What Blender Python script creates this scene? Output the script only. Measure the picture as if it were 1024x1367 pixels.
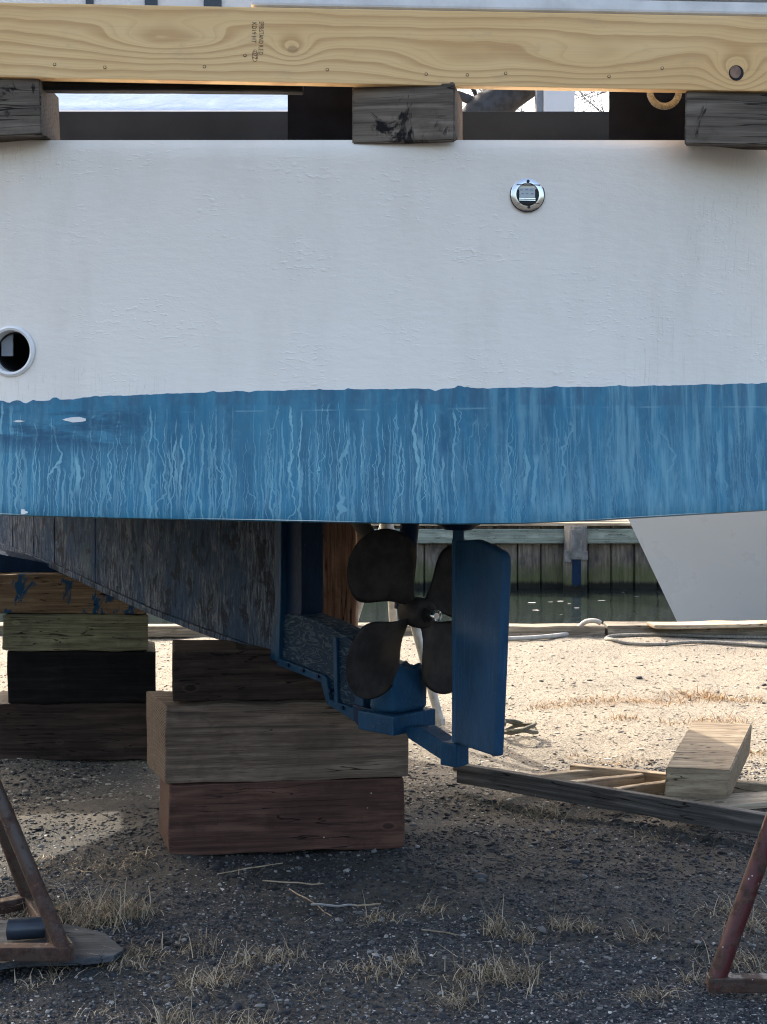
import bpy, bmesh, math, random
import numpy as np
from mathutils import Vector, Matrix, noise as mnoise

for _o in list(bpy.data.objects):
    bpy.data.objects.remove(_o, do_unlink=True)
SC = bpy.context.scene
COL = SC.collection
R = math.radians

# ------------------------------------------------------------------ camera
F, CX, HZ, EYE = 1822.0, 512.0, 600.0, 1.7      # focal length, centre and horizon in photo pixels; eye height in metres
cam_d = bpy.data.cameras.new('camera')
cam = bpy.data.objects.new('camera', cam_d)
COL.objects.link(cam)
cam.location = (0, 0, EYE)
cam.rotation_euler = (R(90), 0, 0)
cam_d.sensor_fit = 'VERTICAL'
cam_d.sensor_height = 36.0
cam_d.lens = 36.0 * F / 1367.0
cam_d.shift_y = -(683.5 - HZ) / 1367.0
cam_d.clip_start = 0.05
cam_d.clip_end = 3000
SC.camera = cam

# ------------------------------------------------------------------ sky, sun, exposure
SUN_AZ, SUN_EL = -35.5, 37.0                     # degrees from +Y towards +X, above the horizon
world = bpy.data.worlds.new('World')
SC.world = world
world.use_nodes = True
wn = world.node_tree
wn.nodes.clear()
w_out = wn.nodes.new('ShaderNodeOutputWorld')
w_bg = wn.nodes.new('ShaderNodeBackground')
w_sky = wn.nodes.new('ShaderNodeTexSky')
w_sky.sky_type = 'NISHITA'
w_sky.sun_disc = False
w_sky.sun_elevation = R(SUN_EL)
w_sky.sun_rotation = R(SUN_AZ)
w_sky.air_density = 1.0
w_sky.dust_density = 6.0
w_sky.ozone_density = 0.2
w_bg.inputs['Strength'].default_value = 0.15
wn.links.new(w_sky.outputs[0], w_bg.inputs[0])
wn.links.new(w_bg.outputs[0], w_out.inputs[0])
sun_d = bpy.data.lights.new('sun', 'SUN')
sun_d.energy = 2.0
sun_d.angle = R(0.5)
sun_d.color = (1.0, 0.94, 0.84)
sun = bpy.data.objects.new('sun', sun_d)
COL.objects.link(sun)
sd = Vector((math.cos(R(SUN_EL)) * math.sin(R(SUN_AZ)), math.cos(R(SUN_EL)) * math.cos(R(SUN_AZ)), math.sin(R(SUN_EL))))
sun.rotation_euler = sd.to_track_quat('Z', 'Y').to_euler()
sun.location = sd * 40

SC.view_settings.view_transform = 'Standard'
SC.view_settings.look = 'None'
SC.view_settings.gamma = 1.0
SC.view_settings.exposure = 2.0
SC.view_settings.use_curve_mapping = False
SC.render.engine = 'CYCLES'
SC.cycles.use_denoising = True
SC.cycles.use_adaptive_sampling = True
SC.cycles.adaptive_threshold = 0.02
SC.cycles.filter_width = 1.1
SC.cycles.max_bounces = 6
SC.cycles.diffuse_bounces = 3

rng = random.Random(7)
nr = np.random.RandomState(11)


# ------------------------------------------------------------------ helpers
def P(px, py, Y):
    return Vector(((px - CX) / F * Y, Y, EYE - (py - HZ) / F * Y))


def GY(py, z=0.0):
    return (EYE - z) * F / (py - HZ)


def G(px, py, z=0.0):
    Y = GY(py, z)
    return Vector(((px - CX) / F * Y, Y, z))


def link(o, parent=None):
    COL.objects.link(o)
    if parent is not None:
        o.parent = parent
    return o


def tag(o, label, cat, group=None, kind=None):
    if label:
        o['label'] = label
    if cat:
        o['category'] = cat
    if group:
        o['group'] = group
    if kind:
        o['kind'] = kind
    return o


def empty(name, loc=(0, 0, 0), rz=0.0):
    o = bpy.data.objects.new(name, None)
    o.empty_display_size = 0.1
    o.location = loc
    o.rotation_euler = (0, 0, rz)
    return link(o)


def from_bm(name, bm, m, parent=None, smooth=False, loc=None, rot=None):
    bmesh.ops.recalc_face_normals(bm, faces=bm.faces)
    me = bpy.data.meshes.new(name)
    bm.to_mesh(me)
    bm.free()
    if smooth:
        me.polygons.foreach_set('use_smooth', [True] * len(me.polygons))
    if m:
        me.materials.append(m)
    o = link(bpy.data.objects.new(name, me), parent)
    if loc is not None:
        o.location = loc
    if rot is not None:
        o.rotation_euler = rot
    return o


def from_py(name, v, f, m, parent=None, smooth=False, loc=None, rot=None):
    me = bpy.data.meshes.new(name)
    me.from_pydata([tuple(p) for p in v], [], [tuple(q) for q in f])
    me.update()
    if smooth:
        me.polygons.foreach_set('use_smooth', [True] * len(me.polygons))
    if m:
        me.materials.append(m)
    o = link(bpy.data.objects.new(name, me), parent)
    if loc is not None:
        o.location = loc
    if rot is not None:
        o.rotation_euler = rot
    return o


def np_mesh(name, verts, tris, m, parent=None, smooth=False):
    me = bpy.data.meshes.new(name)
    nv, nf, k = len(verts), len(tris), tris.shape[1]
    me.vertices.add(nv)
    me.vertices.foreach_set('co', np.asarray(verts, dtype=np.float32).ravel())
    me.loops.add(nf * k)
    me.loops.foreach_set('vertex_index', np.asarray(tris, dtype=np.int32).ravel())
    me.polygons.add(nf)
    me.polygons.foreach_set('loop_start', np.arange(0, nf * k, k, dtype=np.int32))
    me.polygons.foreach_set('loop_total', np.full(nf, k, dtype=np.int32))
    if smooth:
        me.polygons.foreach_set('use_smooth', np.ones(nf, dtype=bool))
    me.update()
    me.validate()
    if m:
        me.materials.append(m)
    return link(bpy.data.objects.new(name, me), parent)


def box_bm(L, W, H, bevel=0.004, seg=2, cuts=0, jit=0.0, seed=0, skew0=0.0, skew1=0.0, sag=0.0):
    """box with its length L on x, width W on y, H on z, origin at the bottom centre"""
    bm = bmesh.new()
    bmesh.ops.create_cube(bm, size=1.0)
    for v in bm.verts:
        x, y, z = v.co
        sk = (skew0 if x < 0 else skew1) * (y + 0.5)
        v.co = Vector((x * L + sk, y * W, (z + 0.5) * H))
    if bevel:
        bmesh.ops.bevel(bm, geom=list(bm.edges), offset=bevel, segments=seg, profile=0.6, affect='EDGES')
    if cuts:
        n = max(2, int(cuts))
        for i in range(1, n):
            xx = -L / 2 + L * i / n
            bmesh.ops.bisect_plane(bm, geom=bm.verts[:] + bm.edges[:] + bm.faces[:], plane_co=(xx, 0, 0), plane_no=(1, 0, 0))
        for zz in (0.33, 0.66):
            bmesh.ops.bisect_plane(bm, geom=bm.verts[:] + bm.edges[:] + bm.faces[:], plane_co=(0, 0, zz * H), plane_no=(0, 0, 1))
    if jit:
        off = Vector((seed * 3.1, seed * 1.7, seed * 0.9))
        for v in bm.verts:
            n = mnoise.noise_vector(v.co * 5.0 + off) * jit + mnoise.noise_vector(v.co * 23.0 + off) * jit * 0.5
            n.x *= 0.8
            v.co += n
    return bm


def add_box(bm, x0, x1, y0, y1, z0, z1):
    vs = [bm.verts.new((x, y, z)) for x in (x0, x1) for y in (y0, y1) for z in (z0, z1)]
    for q in ((0, 1, 3, 2), (4, 6, 7, 5), (0, 4, 5, 1), (2, 3, 7, 6), (0, 2, 6, 4), (1, 5, 7, 3)):
        bm.faces.new([vs[i] for i in q])
    return vs


def tube_data(pts, rad, seg=12, cap=True):
    pts = [Vector(p) for p in pts]
    if not isinstance(rad, (list, tuple)):
        rad = [rad] * len(pts)
    v, f = [], []
    t0 = (pts[1] - pts[0]).normalized()
    up = Vector((0, 0, 1)) if abs(t0.z) < 0.9 else Vector((1, 0, 0))
    a = t0.cross(up).normalized()
    for i, p in enumerate(pts):
        if i == 0:
            t = pts[1] - pts[0]
        elif i == len(pts) - 1:
            t = pts[-1] - pts[-2]
        else:
            t = pts[i + 1] - pts[i - 1]
        t.normalize()
        a = (a - t * a.dot(t)).normalized()
        b = t.cross(a)
        for k in range(seg):
            an = 2 * math.pi * k / seg
            v.append(p + (a * math.cos(an) + b * math.sin(an)) * rad[i])
    for i in range(len(pts) - 1):
        for k in range(seg):
            k2 = (k + 1) % seg
            f.append((i * seg + k, i * seg + k2, (i + 1) * seg + k2, (i + 1) * seg + k))
    if cap:
        f.append(tuple(range(seg - 1, -1, -1)))
        n = (len(pts) - 1) * seg
        f.append(tuple(range(n, n + seg)))
    return v, f


def tube(name, pts, rad, m, parent=None, seg=12, cap=True):
    v, f = tube_data(pts, rad, seg, cap)
    o = from_py(name, v, f, m, parent, smooth=True)
    try:
        o.data.set_sharp_from_angle(angle=R(50))
    except Exception:
        pass
    return o


def merge(parts):
    V, Fs = [], []
    for v, f in parts:
        o = len(V)
        V += [tuple(p) for p in v]
        Fs += [tuple(i + o for i in q) for q in f]
    return V, Fs


def catmull(pts, n):
    out = []
    m = len(pts)
    for i in range(m - 1):
        p0 = pts[max(i - 1, 0)]
        p1 = pts[i]
        p2 = pts[i + 1]
        p3 = pts[min(i + 2, m - 1)]
        for k in range(n):
            t = k / n
            out.append(0.5 * ((2 * p1) + (p2 - p0) * t + (2 * p0 - 5 * p1 + 4 * p2 - p3) * t * t + (3 * p1 - p0 - 3 * p2 + p3) * t ** 3))
    out.append(pts[-1].copy())
    return out


def bevel_poly_prism(name, poly, nrm, thick, m, parent=None, bevel=0.004, seg=2, smooth=False, centre=True):
    """a flat outline (list of 3D points in a plane) given thickness along nrm"""
    bm = bmesh.new()
    nrm = Vector(nrm).normalized()
    o = -nrm * thick / 2 if centre else Vector()
    a = [bm.verts.new(Vector(p) + o) for p in poly]
    b = [bm.verts.new(Vector(p) + o + nrm * thick) for p in poly]
    n = len(poly)
    bm.faces.new(a)
    bm.faces.new(list(reversed(b)))
    for i in range(n):
        bm.faces.new((a[i], b[i], b[(i + 1) % n], a[(i + 1) % n]))
    bmesh.ops.recalc_face_normals(bm, faces=bm.faces)
    if bevel:
        bmesh.ops.bevel(bm, geom=list(bm.edges), offset=bevel, segments=seg, profile=0.5, affect='EDGES', clamp_overlap=True)
    return from_bm(name, bm, m, parent, smooth=smooth)


_VN = {}


def vnoise(x, y, seed=0):
    """numpy value noise in 2D"""
    if seed not in _VN:
        _VN[seed] = np.random.RandomState(seed).rand(256, 256)
    T = _VN[seed]
    xi, yi = np.floor(x).astype(int), np.floor(y).astype(int)
    fx, fy = x - xi, y - yi
    fx, fy = fx * fx * (3 - 2 * fx), fy * fy * (3 - 2 * fy)
    g = lambda i, j: T[i & 255, j & 255]
    return (g(xi, yi) * (1 - fx) + g(xi + 1, yi) * fx) * (1 - fy) + (g(xi, yi + 1) * (1 - fx) + g(xi + 1, yi + 1) * fx) * fy - 0.5


# ------------------------------------------------------------------ material kit
class M:
    def __init__(self, name):
        self.m = bpy.data.materials.new(name)
        self.m.use_nodes = True
        self.t = self.m.node_tree
        self.t.nodes.clear()
        self.out = self.t.nodes.new('ShaderNodeOutputMaterial')
        self.b = self.t.nodes.new('ShaderNodeBsdfPrincipled')
        self.t.links.new(self.b.outputs[0], self.out.inputs[0])
        self.tc = self.t.nodes.new('ShaderNodeTexCoord')
        self.oi = None

    def put(self, sock, v):
        if isinstance(v, bpy.types.NodeSocket):
            self.t.links.new(v, sock)
        elif isinstance(v, (tuple, list)):
            if sock.type == 'RGBA' and len(v) == 3:
                v = (*v, 1)
            sock.default_value = v
        else:
            sock.default_value = v

    def set(self, **k):
        names = dict(color='Base Color', rough='Roughness', metal='Metallic', normal='Normal', spec='Specular IOR Level',
                     coat='Coat Weight', coat_rough='Coat Roughness', trans='Transmission Weight', ior='IOR', sss='Subsurface Weight')
        for n, v in k.items():
            self.put(self.b.inputs[names[n]], v)
        return self

    def rnd(self):
        if self.oi is None:
            self.oi = self.t.nodes.new('ShaderNodeObjectInfo')
        return self.oi.outputs['Random']

    def co(self, scale=(1, 1, 1), kind='Object', offset=None, rand=0.0):
        mp = self.t.nodes.new('ShaderNodeMapping')
        self.t.links.new(self.tc.outputs[kind], mp.inputs[0])
        mp.inputs['Scale'].default_value = scale
        if offset:
            mp.inputs['Location'].default_value = offset
        if rand:
            c = self.t.nodes.new('ShaderNodeCombineXYZ')
            r = self.math('MULTIPLY', self.rnd(), rand)
            for i in range(3):
                self.t.links.new(r, c.inputs[i])
            return self.vec('ADD', mp.outputs[0], c.outputs[0])
        return mp.outputs[0]

    def xyz(self, v):
        s = self.t.nodes.new('ShaderNodeSeparateXYZ')
        self.put(s.inputs[0], v)
        return s.outputs

    def comb(self, x, y, z):
        s = self.t.nodes.new('ShaderNodeCombineXYZ')
        for i, v in enumerate((x, y, z)):
            self.put(s.inputs[i], v)
        return s.outputs[0]

    def vec(self, op, a, b=None):
        n = self.t.nodes.new('ShaderNodeVectorMath')
        n.operation = op
        self.put(n.inputs[0], a)
        if b is not None:
            self.put(n.inputs[3 if op == 'SCALE' else 1], b)
        return n.outputs['Value'] if op in ('LENGTH', 'DOT_PRODUCT', 'DISTANCE') else n.outputs[0]

    def math(self, op, a, b=None, c=None, clamp=False):
        n = self.t.nodes.new('ShaderNodeMath')
        n.operation = op
        n.use_clamp = clamp
        self.put(n.inputs[0], a)
        if b is not None:
            self.put(n.inputs[1], b)
        if c is not None:
            self.put(n.inputs[2], c)
        return n.outputs[0]

    def noise(self, v, scale=5, detail=3, rough=0.5, dist=0.0, color=False, dims='3D'):
        n = self.t.nodes.new('ShaderNodeTexNoise')
        n.noise_dimensions = dims
        if dims == '1D':
            self.put(n.inputs['W'], v)
        else:
            self.put(n.inputs['Vector'], v)
        n.inputs['Scale'].default_value = scale
        n.inputs['Detail'].default_value = detail
        n.inputs['Roughness'].default_value = rough
        n.inputs['Distortion'].default_value = dist
        return n.outputs['Color' if color else 'Fac']

    def voro(self, v, scale=5, feature='F1', out='Distance', rand=1.0, dims='3D'):
        n = self.t.nodes.new('ShaderNodeTexVoronoi')
        n.voronoi_dimensions = dims
        n.feature = feature
        if dims == '1D':
            self.put(n.inputs['W'], v)
        else:
            self.put(n.inputs['Vector'], v)
        n.inputs['Scale'].default_value = scale
        n.inputs['Randomness'].default_value = rand
        return n.outputs[out]

    def ramp(self, fac, stops, mode='LINEAR'):
        n = self.t.nodes.new('ShaderNodeValToRGB')
        n.color_ramp.interpolation = mode
        els = n.color_ramp.elements
        while len(els) < len(stops):
            els.new(0.5)
        for e, (p, c) in zip(els, stops):
            e.position = p
            if isinstance(c, (int, float)):
                c = (c, c, c)
            e.color = (*c, 1) if len(c) == 3 else c
        self.put(n.inputs[0], fac)
        return n.outputs[0]

    def step(self, v, a, b):
        n = self.t.nodes.new('ShaderNodeMapRange')
        n.interpolation_type = 'SMOOTHSTEP'
        self.put(n.inputs['Value'], v)
        self.put(n.inputs['From Min'], a)
        self.put(n.inputs['From Max'], b)
        return n.outputs[0]

    def mix(self, fac, a, b, mode='MIX'):
        n = self.t.nodes.new('ShaderNodeMix')
        n.data_type = 'RGBA'
        n.blend_type = mode
        n.clamp_factor = True
        self.put(n.inputs[0], fac)
        self.put(n.inputs[6], a)
        self.put(n.inputs[7], b)
        return n.outputs[2]

    def bump(self, h, strength=0.3, dist=0.01, normal=None):
        n = self.t.nodes.new('ShaderNodeBump')
        n.inputs['Strength'].default_value = strength
        n.inputs['Distance'].default_value = dist
        self.put(n.inputs['Height'], h)
        if normal is not None:
            self.put(n.inputs['Normal'], normal)
        return n.outputs[0]

    def island(self):
        return self.t.nodes.new('ShaderNodeNewGeometry').outputs['Random Per Island']


def srgb(r, g, b):
    f = lambda c: (c / 255 / 12.92) if c / 255 <= 0.04045 else ((c / 255 + 0.055) / 1.055) ** 2.4
    return (f(r), f(g), f(b))


# ------------------------------------------------------------------ materials
def wood(name, light, mid, dark, ring=26.0, rough=0.8, bump=0.5, stain=None, stain_amt=0.0, fleck=None, split=True):
    """sawn timber: local x runs along the grain"""
    m = M(name)
    p = m.co(rand=37.0)
    warp = m.noise(m.vec('MULTIPLY', p, (0.7, 3.0, 3.0)), 1.6, 3, 0.5, color=True)
    x, y, z = m.xyz(m.vec('ADD', p, m.vec('SCALE', m.vec('SUBTRACT', warp, (0.5, 0.5, 0.5)), 0.16)))
    yy = m.math('ADD', y, 0.19)
    r = m.math('SQRT', m.math('ADD', m.math('MULTIPLY', yy, yy), m.math('MULTIPLY', z, z)))
    rings = m.math('SINE', m.math('MULTIPLY', r, ring * 6.283))
    rings = m.math('MULTIPLY_ADD', rings, 0.5, 0.5)
    fib = m.noise(m.vec('MULTIPLY', p, (0.7, 34.0, 34.0)), 2.2, 6, 0.68)
    rg = m.math('MULTIPLY', m.math('POWER', rings, 2.2), m.math('MULTIPLY', m.step(m.noise(p, 3.1, 3), 0.35, 0.7), 0.24))
    hair_ = m.noise(m.vec('MULTIPLY', p, (2.2, 150.0, 150.0)), 2.0, 3, 0.6)
    g = m.math('ADD', rg, m.math('ADD', m.math('MULTIPLY', fib, 0.70), m.math('MULTIPLY', hair_, 0.24)))
    col = m.ramp(g, [(0.30, dark), (0.48, mid), (0.66, light)])
    big = m.noise(m.vec('MULTIPLY', p, (0.8, 3.0, 3.0)), 2.2, 4, 0.6)
    col = m.mix(m.step(big, 0.45, 0.8), col, m.mix(0.6, col, dark))
    if stain:
        s = m.step(m.noise(m.vec('MULTIPLY', p, (1.5, 1.5, 0.8)), 5.5, 5, 0.65, 0.6), 0.62 - stain_amt, 0.68 - stain_amt)
        col = m.mix(s, col, stain)
    if fleck:
        fl = m.step(m.voro(p, 26.0), 0.10, 0.06)
        sel = m.step(m.noise(p, 4.0, 1), 0.62, 0.66)
        col = m.mix(m.math('MULTIPLY', fl, sel), col, fleck)
    kd = m.voro(m.vec('MULTIPLY', p, (1.0, 1.3, 1.9)), 2.6)
    kc = m.math('MULTIPLY', m.step(kd, 0.075, 0.045), 0.75)
    col = m.mix(kc, col, dark)
    kr = m.math('MULTIPLY', m.step(m.math('ABSOLUTE', m.math('SUBTRACT', kd, 0.085)), 0.022, 0.0), 0.5)
    col = m.mix(kr, col, light)
    dirt = m.step(m.noise(p, 9.0, 5, 0.7), 0.5, 0.72)
    col = m.mix(m.math('MULTIPLY', dirt, 0.45), col, tuple(k_ * 0.45 for k_ in mid))
    nx_ = m.math('ABSOLUTE', m.xyz(m.tc.outputs['Normal'])[0])
    endm = m.step(nx_, 0.75, 0.92)
    er = m.math('SINE', m.math('MULTIPLY', m.vec('LENGTH', m.vec('ADD', m.vec('MULTIPLY', p, (0.0, 1.0, 1.0)), (0.0, 0.13, 0.05))), 520.0))
    endc = m.mix(m.math('MULTIPLY_ADD', er, 0.25, m.math('MULTIPLY', m.noise(p, 38.0, 4, 0.7), 0.9)), tuple(k_ * 0.55 for k_ in dark), mid)
    col = m.mix(endm, col, endc)
    h = m.math('ADD', m.math('MULTIPLY', g, 0.6), m.math('MULTIPLY', m.noise(p, 60, 3), 0.4))
    if split:
        ck = m.noise(m.vec('MULTIPLY', p, (0.9, 16.0, 16.0)), 2.0, 2, 0.4)
        ckm = m.step(m.math('ABSOLUTE', m.math('SUBTRACT', ck, 0.5)), 0.014, 0.002)
        ckm = m.math('MULTIPLY', ckm, m.step(m.noise(p, 3.3, 2), 0.44, 0.54))
        col = m.mix(m.math('MULTIPLY', ckm, 0.85), col, (0.006, 0.005, 0.005))
        h = m.math('SUBTRACT', h, ckm)
    m.set(color=col, rough=rough, spec=0.12, normal=m.bump(h, bump, 0.006))
    return m.m


def plain(name, c, rough=0.5, metal=0.0, var=0.25, nscale=14, bump=0.15, spec=0.5, c2=None, coat=0.0):
    m = M(name)
    p = m.co(rand=11.0)
    n = m.noise(p, nscale, 5, 0.6)
    c2 = c2 or tuple(k * (1 - var) for k in c)
    m.set(color=m.mix(m.step(n, 0.35, 0.7), c, c2), rough=m.math('MULTIPLY_ADD', n, 0.3, rough - 0.15, clamp=True), metal=metal, spec=spec, coat=coat,
          normal=m.bump(m.noise(p, nscale * 5, 4), bump, 0.004))
    return m.m


MAT = {}
MAT['timber_grey'] = wood('weathered_timber', (0.235, 0.175, 0.130), (0.145, 0.107, 0.080), (0.048, 0.035, 0.027), 22)
MAT['timber_red'] = wood('creosoted_red_timber', (0.140, 0.076, 0.056), (0.086, 0.045, 0.034), (0.032, 0.019, 0.016), 20, fleck=(0.5, 0.48, 0.44))
MAT['timber_black'] = wood('tarred_timber', (0.015, 0.0135, 0.013), (0.008, 0.0075, 0.0075), (0.003, 0.003, 0.003), 18)
MAT['timber_dark'] = wood('dark_stained_timber', (0.075, 0.052, 0.041), (0.042, 0.029, 0.023), (0.014, 0.010, 0.009), 18)
MAT['timber_tan'] = wood('tan_timber_with_blue_paint', (0.24, 0.165, 0.098), (0.165, 0.110, 0.064), (0.07, 0.046, 0.028), 24, stain=(0.012, 0.05, 0.10), stain_amt=0.07)
MAT['timber_green'] = wood('green_treated_timber', (0.24, 0.22, 0.135), (0.15, 0.14, 0.085), (0.055, 0.05, 0.03), 24, fleck=(0.30, 0.28, 0.22))
MAT['timber_pale'] = wood('sun_bleached_timber', (0.50, 0.41, 0.29), (0.36, 0.28, 0.19), (0.15, 0.11, 0.075), 24)
MAT['lumber_grey'] = wood('grey_lumber', (0.17, 0.16, 0.15), (0.085, 0.080, 0.075), (0.028, 0.027, 0.027), 30, stain=(0.012, 0.011, 0.011), stain_amt=-0.03)
MAT['block_grey'] = wood('stained_grey_block', (0.20, 0.165, 0.13), (0.125, 0.102, 0.080), (0.042, 0.034, 0.028), 30, stain=(0.012, 0.010, 0.010), stain_amt=0.05)
MAT['block_dark'] = plain('dark_painted_block', (0.004, 0.005, 0.009), 0.9, var=0.6, nscale=9, spec=0.08)
MAT['plank_brown'] = wood('weathered_brown_plank', (0.48, 0.275, 0.18), (0.31, 0.165, 0.105), (0.08, 0.043, 0.03), 30, bump=0.9)
MAT['galv'] = plain('galvanised_steel', (0.42, 0.42, 0.40), 0.55, 0.3, var=0.3, nscale=20)
MAT['chrome'] = plain('chrome', (0.72, 0.72, 0.70), 0.18, 1.0, var=0.15, nscale=30, bump=0.03)
MAT['dark_metal'] = plain('dark_metal', (0.02, 0.02, 0.02), 0.5, 0.4)
MAT['black'] = plain('black_hollow', (0.004, 0.004, 0.005), 0.7)
MAT['white_plastic'] = plain('white_plastic', (0.72, 0.72, 0.70), 0.35, var=0.1)
MAT['grey_plastic'] = plain('grey_plastic', (0.20, 0.22, 0.25), 0.4, var=0.2)
MAT['coaming'] = plain('charcoal_board', (0.017, 0.020, 0.023), 0.6, var=0.3, nscale=5, bump=0.08, spec=0.12)
MAT['rope_tan'] = plain('tan_rope', (0.15, 0.135, 0.095), 0.85, var=0.4, nscale=80, bump=0.4)
MAT['hose'] = plain('white_hose', (0.40, 0.375, 0.33), 0.6, var=0.3, nscale=12)
MAT['rope_dock'] = plain('weathered_dock_rope', (0.27, 0.245, 0.20), 0.9, var=0.5, nscale=60, bump=0.4)
MAT['alu'] = plain('weathered_aluminium', (0.74, 0.72, 0.69), 0.5, 0.0, var=0.22, nscale=7, bump=0.08)
MAT['bottle'] = plain('dark_painted_tube', (0.03, 0.04, 0.055), 0.35, var=0.3)


def rusty(name, paint, rust_amt):
    m = M(name)
    p = m.co(rand=9.0)
    n = m.noise(p, 9, 6, 0.7)
    fine = m.noise(p, 60, 4, 0.6)
    rc = m.ramp(fine, [(0.3, (0.022, 0.012, 0.009)), (0.6, (0.062, 0.030, 0.019)), (0.8, (0.12, 0.06, 0.038))])
    k = m.step(n, rust_amt, rust_amt + 0.08)
    col = m.mix(k, paint, rc)
    ch = m.step(m.voro(p, 38.0), 0.12, 0.07)
    ch = m.math('MULTIPLY', ch, m.step(m.noise(p, 12, 2), 0.58, 0.62))
    col = m.mix(ch, col, (0.45, 0.43, 0.40))
    m.set(color=col, rough=m.math('MULTIPLY_ADD', k, 0.35, 0.42), spec=0.4,
          normal=m.bump(m.math('ADD', m.math('MULTIPLY', k, 0.5), fine), 0.5, 0.003))
    return m.m


MAT['rust_red'] = rusty('rusty_red_paint', (0.060, 0.009, 0.010), 0.52)
MAT['rust_brown'] = rusty('rusty_bare_steel', (0.055, 0.036, 0.027), 0.46)

# white topsides
m = M('white_topside_paint')
p = m.co()
x, y, z = m.xyz(p)
brush = m.noise(m.vec('MULTIPLY', p, (9.0, 9.0, 26.0)), 2.2, 5, 0.62)
lump = m.noise(m.vec('MULTIPLY', p, (1.0, 1.0, 2.4)), 42.0, 2, 0.5)
lump = m.step(lump, 0.54, 0.80)
sel = m.step(m.noise(m.vec('MULTIPLY', p, (1.0, 1.0, 1.8)), 3.4, 3), 0.46, 0.66)
lump = m.math('MULTIPLY', lump, sel)
orange = m.noise(p, 160.0, 2, 0.5)
hh = m.math('ADD', m.math('MULTIPLY', brush, 0.5), m.math('MULTIPLY', lump, 0.55))
hh = m.math('ADD', hh, m.math('MULTIPLY', orange, 0.10))
hh = m.math('ADD', hh, m.math('MULTIPLY', m.noise(p, 3.0, 2), 1.6))
grime = m.noise(m.vec('MULTIPLY', p, (1.0, 1.0, 0.35)), 4.5, 5, 0.65)
col = m.mix(m.step(grime, 0.42, 0.78), (0.82, 0.765, 0.685), (0.75, 0.695, 0.615))
hair = m.noise(m.vec('MULTIPLY', p, (40.0, 40.0, 1.3)), 1.0, 3, 0.6, 0.4)
hairm = m.math('MULTIPLY', m.step(m.math('ABSOLUTE', m.math('SUBTRACT', hair, 0.5)), 0.010, 0.0), m.step(m.noise(p, 1.7, 2), 0.56, 0.66))
col = m.mix(m.math('MULTIPLY', hairm, 0.22), col, (0.30, 0.26, 0.22))
speck = m.math('MULTIPLY', m.step(m.voro(p, 17.0), 0.035, 0.02), m.step(m.noise(p, 5.0, 1), 0.55, 0.6))
col = m.mix(m.math('MULTIPLY', speck, 0.6), col, (0.18, 0.15, 0.13))
m.set(color=col, rough=m.math('MULTIPLY_ADD', grime, 0.3, 0.20), spec=0.5, normal=m.bump(hh, 0.36, 0.006))
MAT['topside'] = m.m

# blue bottom paint with pale water runs
m = M('blue_bottom_paint')
p = m.co()
x, y, z = m.xyz(p)


def runs(scale, wob, width, seed, lo, hi):
    wv = m.noise(m.comb(m.math('MULTIPLY', x, 3.0 * scale / 20), seed, m.math('MULTIPLY', z, 3.4)), 2.2, 4, 0.55)
    w2 = m.noise(m.comb(m.math('MULTIPLY', x, 4.0), seed + 3.0, m.math('MULTIPLY', z, 26.0)), 1.0, 2, 0.5)
    xx = m.math('ADD', m.math('ADD', x, seed * 0.37), m.math('MULTIPLY', m.math('SUBTRACT', wv, 0.5), wob))
    xx = m.math('ADD', xx, m.math('MULTIPLY', m.math('SUBTRACT', w2, 0.5), wob * 0.22))
    d = m.voro(xx, scale, 'F1', 'Distance', 1.0, '1D')
    rndc = m.voro(xx, scale, 'F1', 'Color', 1.0, '1D')
    rr = m.xyz(rndc)
    wid = m.math('MULTIPLY_ADD', m.math('POWER', rr[1], 2.5), width * 2.0, width * 0.35)
    wid = m.math('MULTIPLY', wid, m.math('MULTIPLY_ADD', m.noise(m.comb(xx, seed, m.math('MULTIPLY', z, 3.0)), 9.0, 3), 1.6, 0.25))
    line = m.step(d, wid, m.math('MULTIPLY', wid, 0.45))
    top = m.math('MULTIPLY_ADD', rr[0], hi - lo, lo)
    on = m.step(z, top, m.math('SUBTRACT', top, 0.035))
    low = m.math('MULTIPLY_ADD', rr[2], 0.26, 1.30)
    on2 = m.step(z, low, m.math('ADD', low, 0.08))
    amp = m.math('MULTIPLY_ADD', rr[2], 0.6, 0.4)
    return m.math('MULTIPLY', m.math('MULTIPLY', line, amp), m.math('MULTIPLY', on, on2))


r1 = runs(34.0, 0.060, 0.115, 1.0, 1.66, 1.87)
r2 = runs(58.0, 0.045, 0.13, 4.0, 1.60, 1.87)
r3 = runs(21.0, 0.13, 0.060, 9.0, 1.70, 1.86)
rr_ = m.math('MAXIMUM', m.math('MAXIMUM', r1, m.math('MULTIPLY', r2, 0.85)), r3)
pat = m.noise(m.vec('MULTIPLY', p, (1.0, 1.0, 0.6)), 1.9, 3, 0.55)
dry = m.step(pat, 0.33, 0.45)
r4 = runs(95.0, 0.030, 0.20, 13.0, 1.56, 1.86)
rr_ = m.math('MAXIMUM', rr_, m.math('MULTIPLY', r4, 0.55))
rr_ = m.math('MULTIPLY', rr_, m.math('MULTIPLY_ADD', dry, 0.75, 0.25))
soft = m.step(m.noise(m.vec('MULTIPLY', p, (26.0, 26.0, 0.8)), 1.6, 5, 0.6), 0.44, 0.66)
rr_ = m.math('MAXIMUM', m.math('MULTIPLY', rr_, m.math('MULTIPLY_ADD', m.step(x, 0.15, 0.75), -0.55, 1.0)), m.math('MULTIPLY', soft, m.math('MULTIPLY_ADD', m.step(x, 0.0, 0.7), 0.42, 0.13)))
base_n = m.noise(m.vec('MULTIPLY', p, (6.0, 6.0, 0.9)), 3.2, 5, 0.65)
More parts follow.
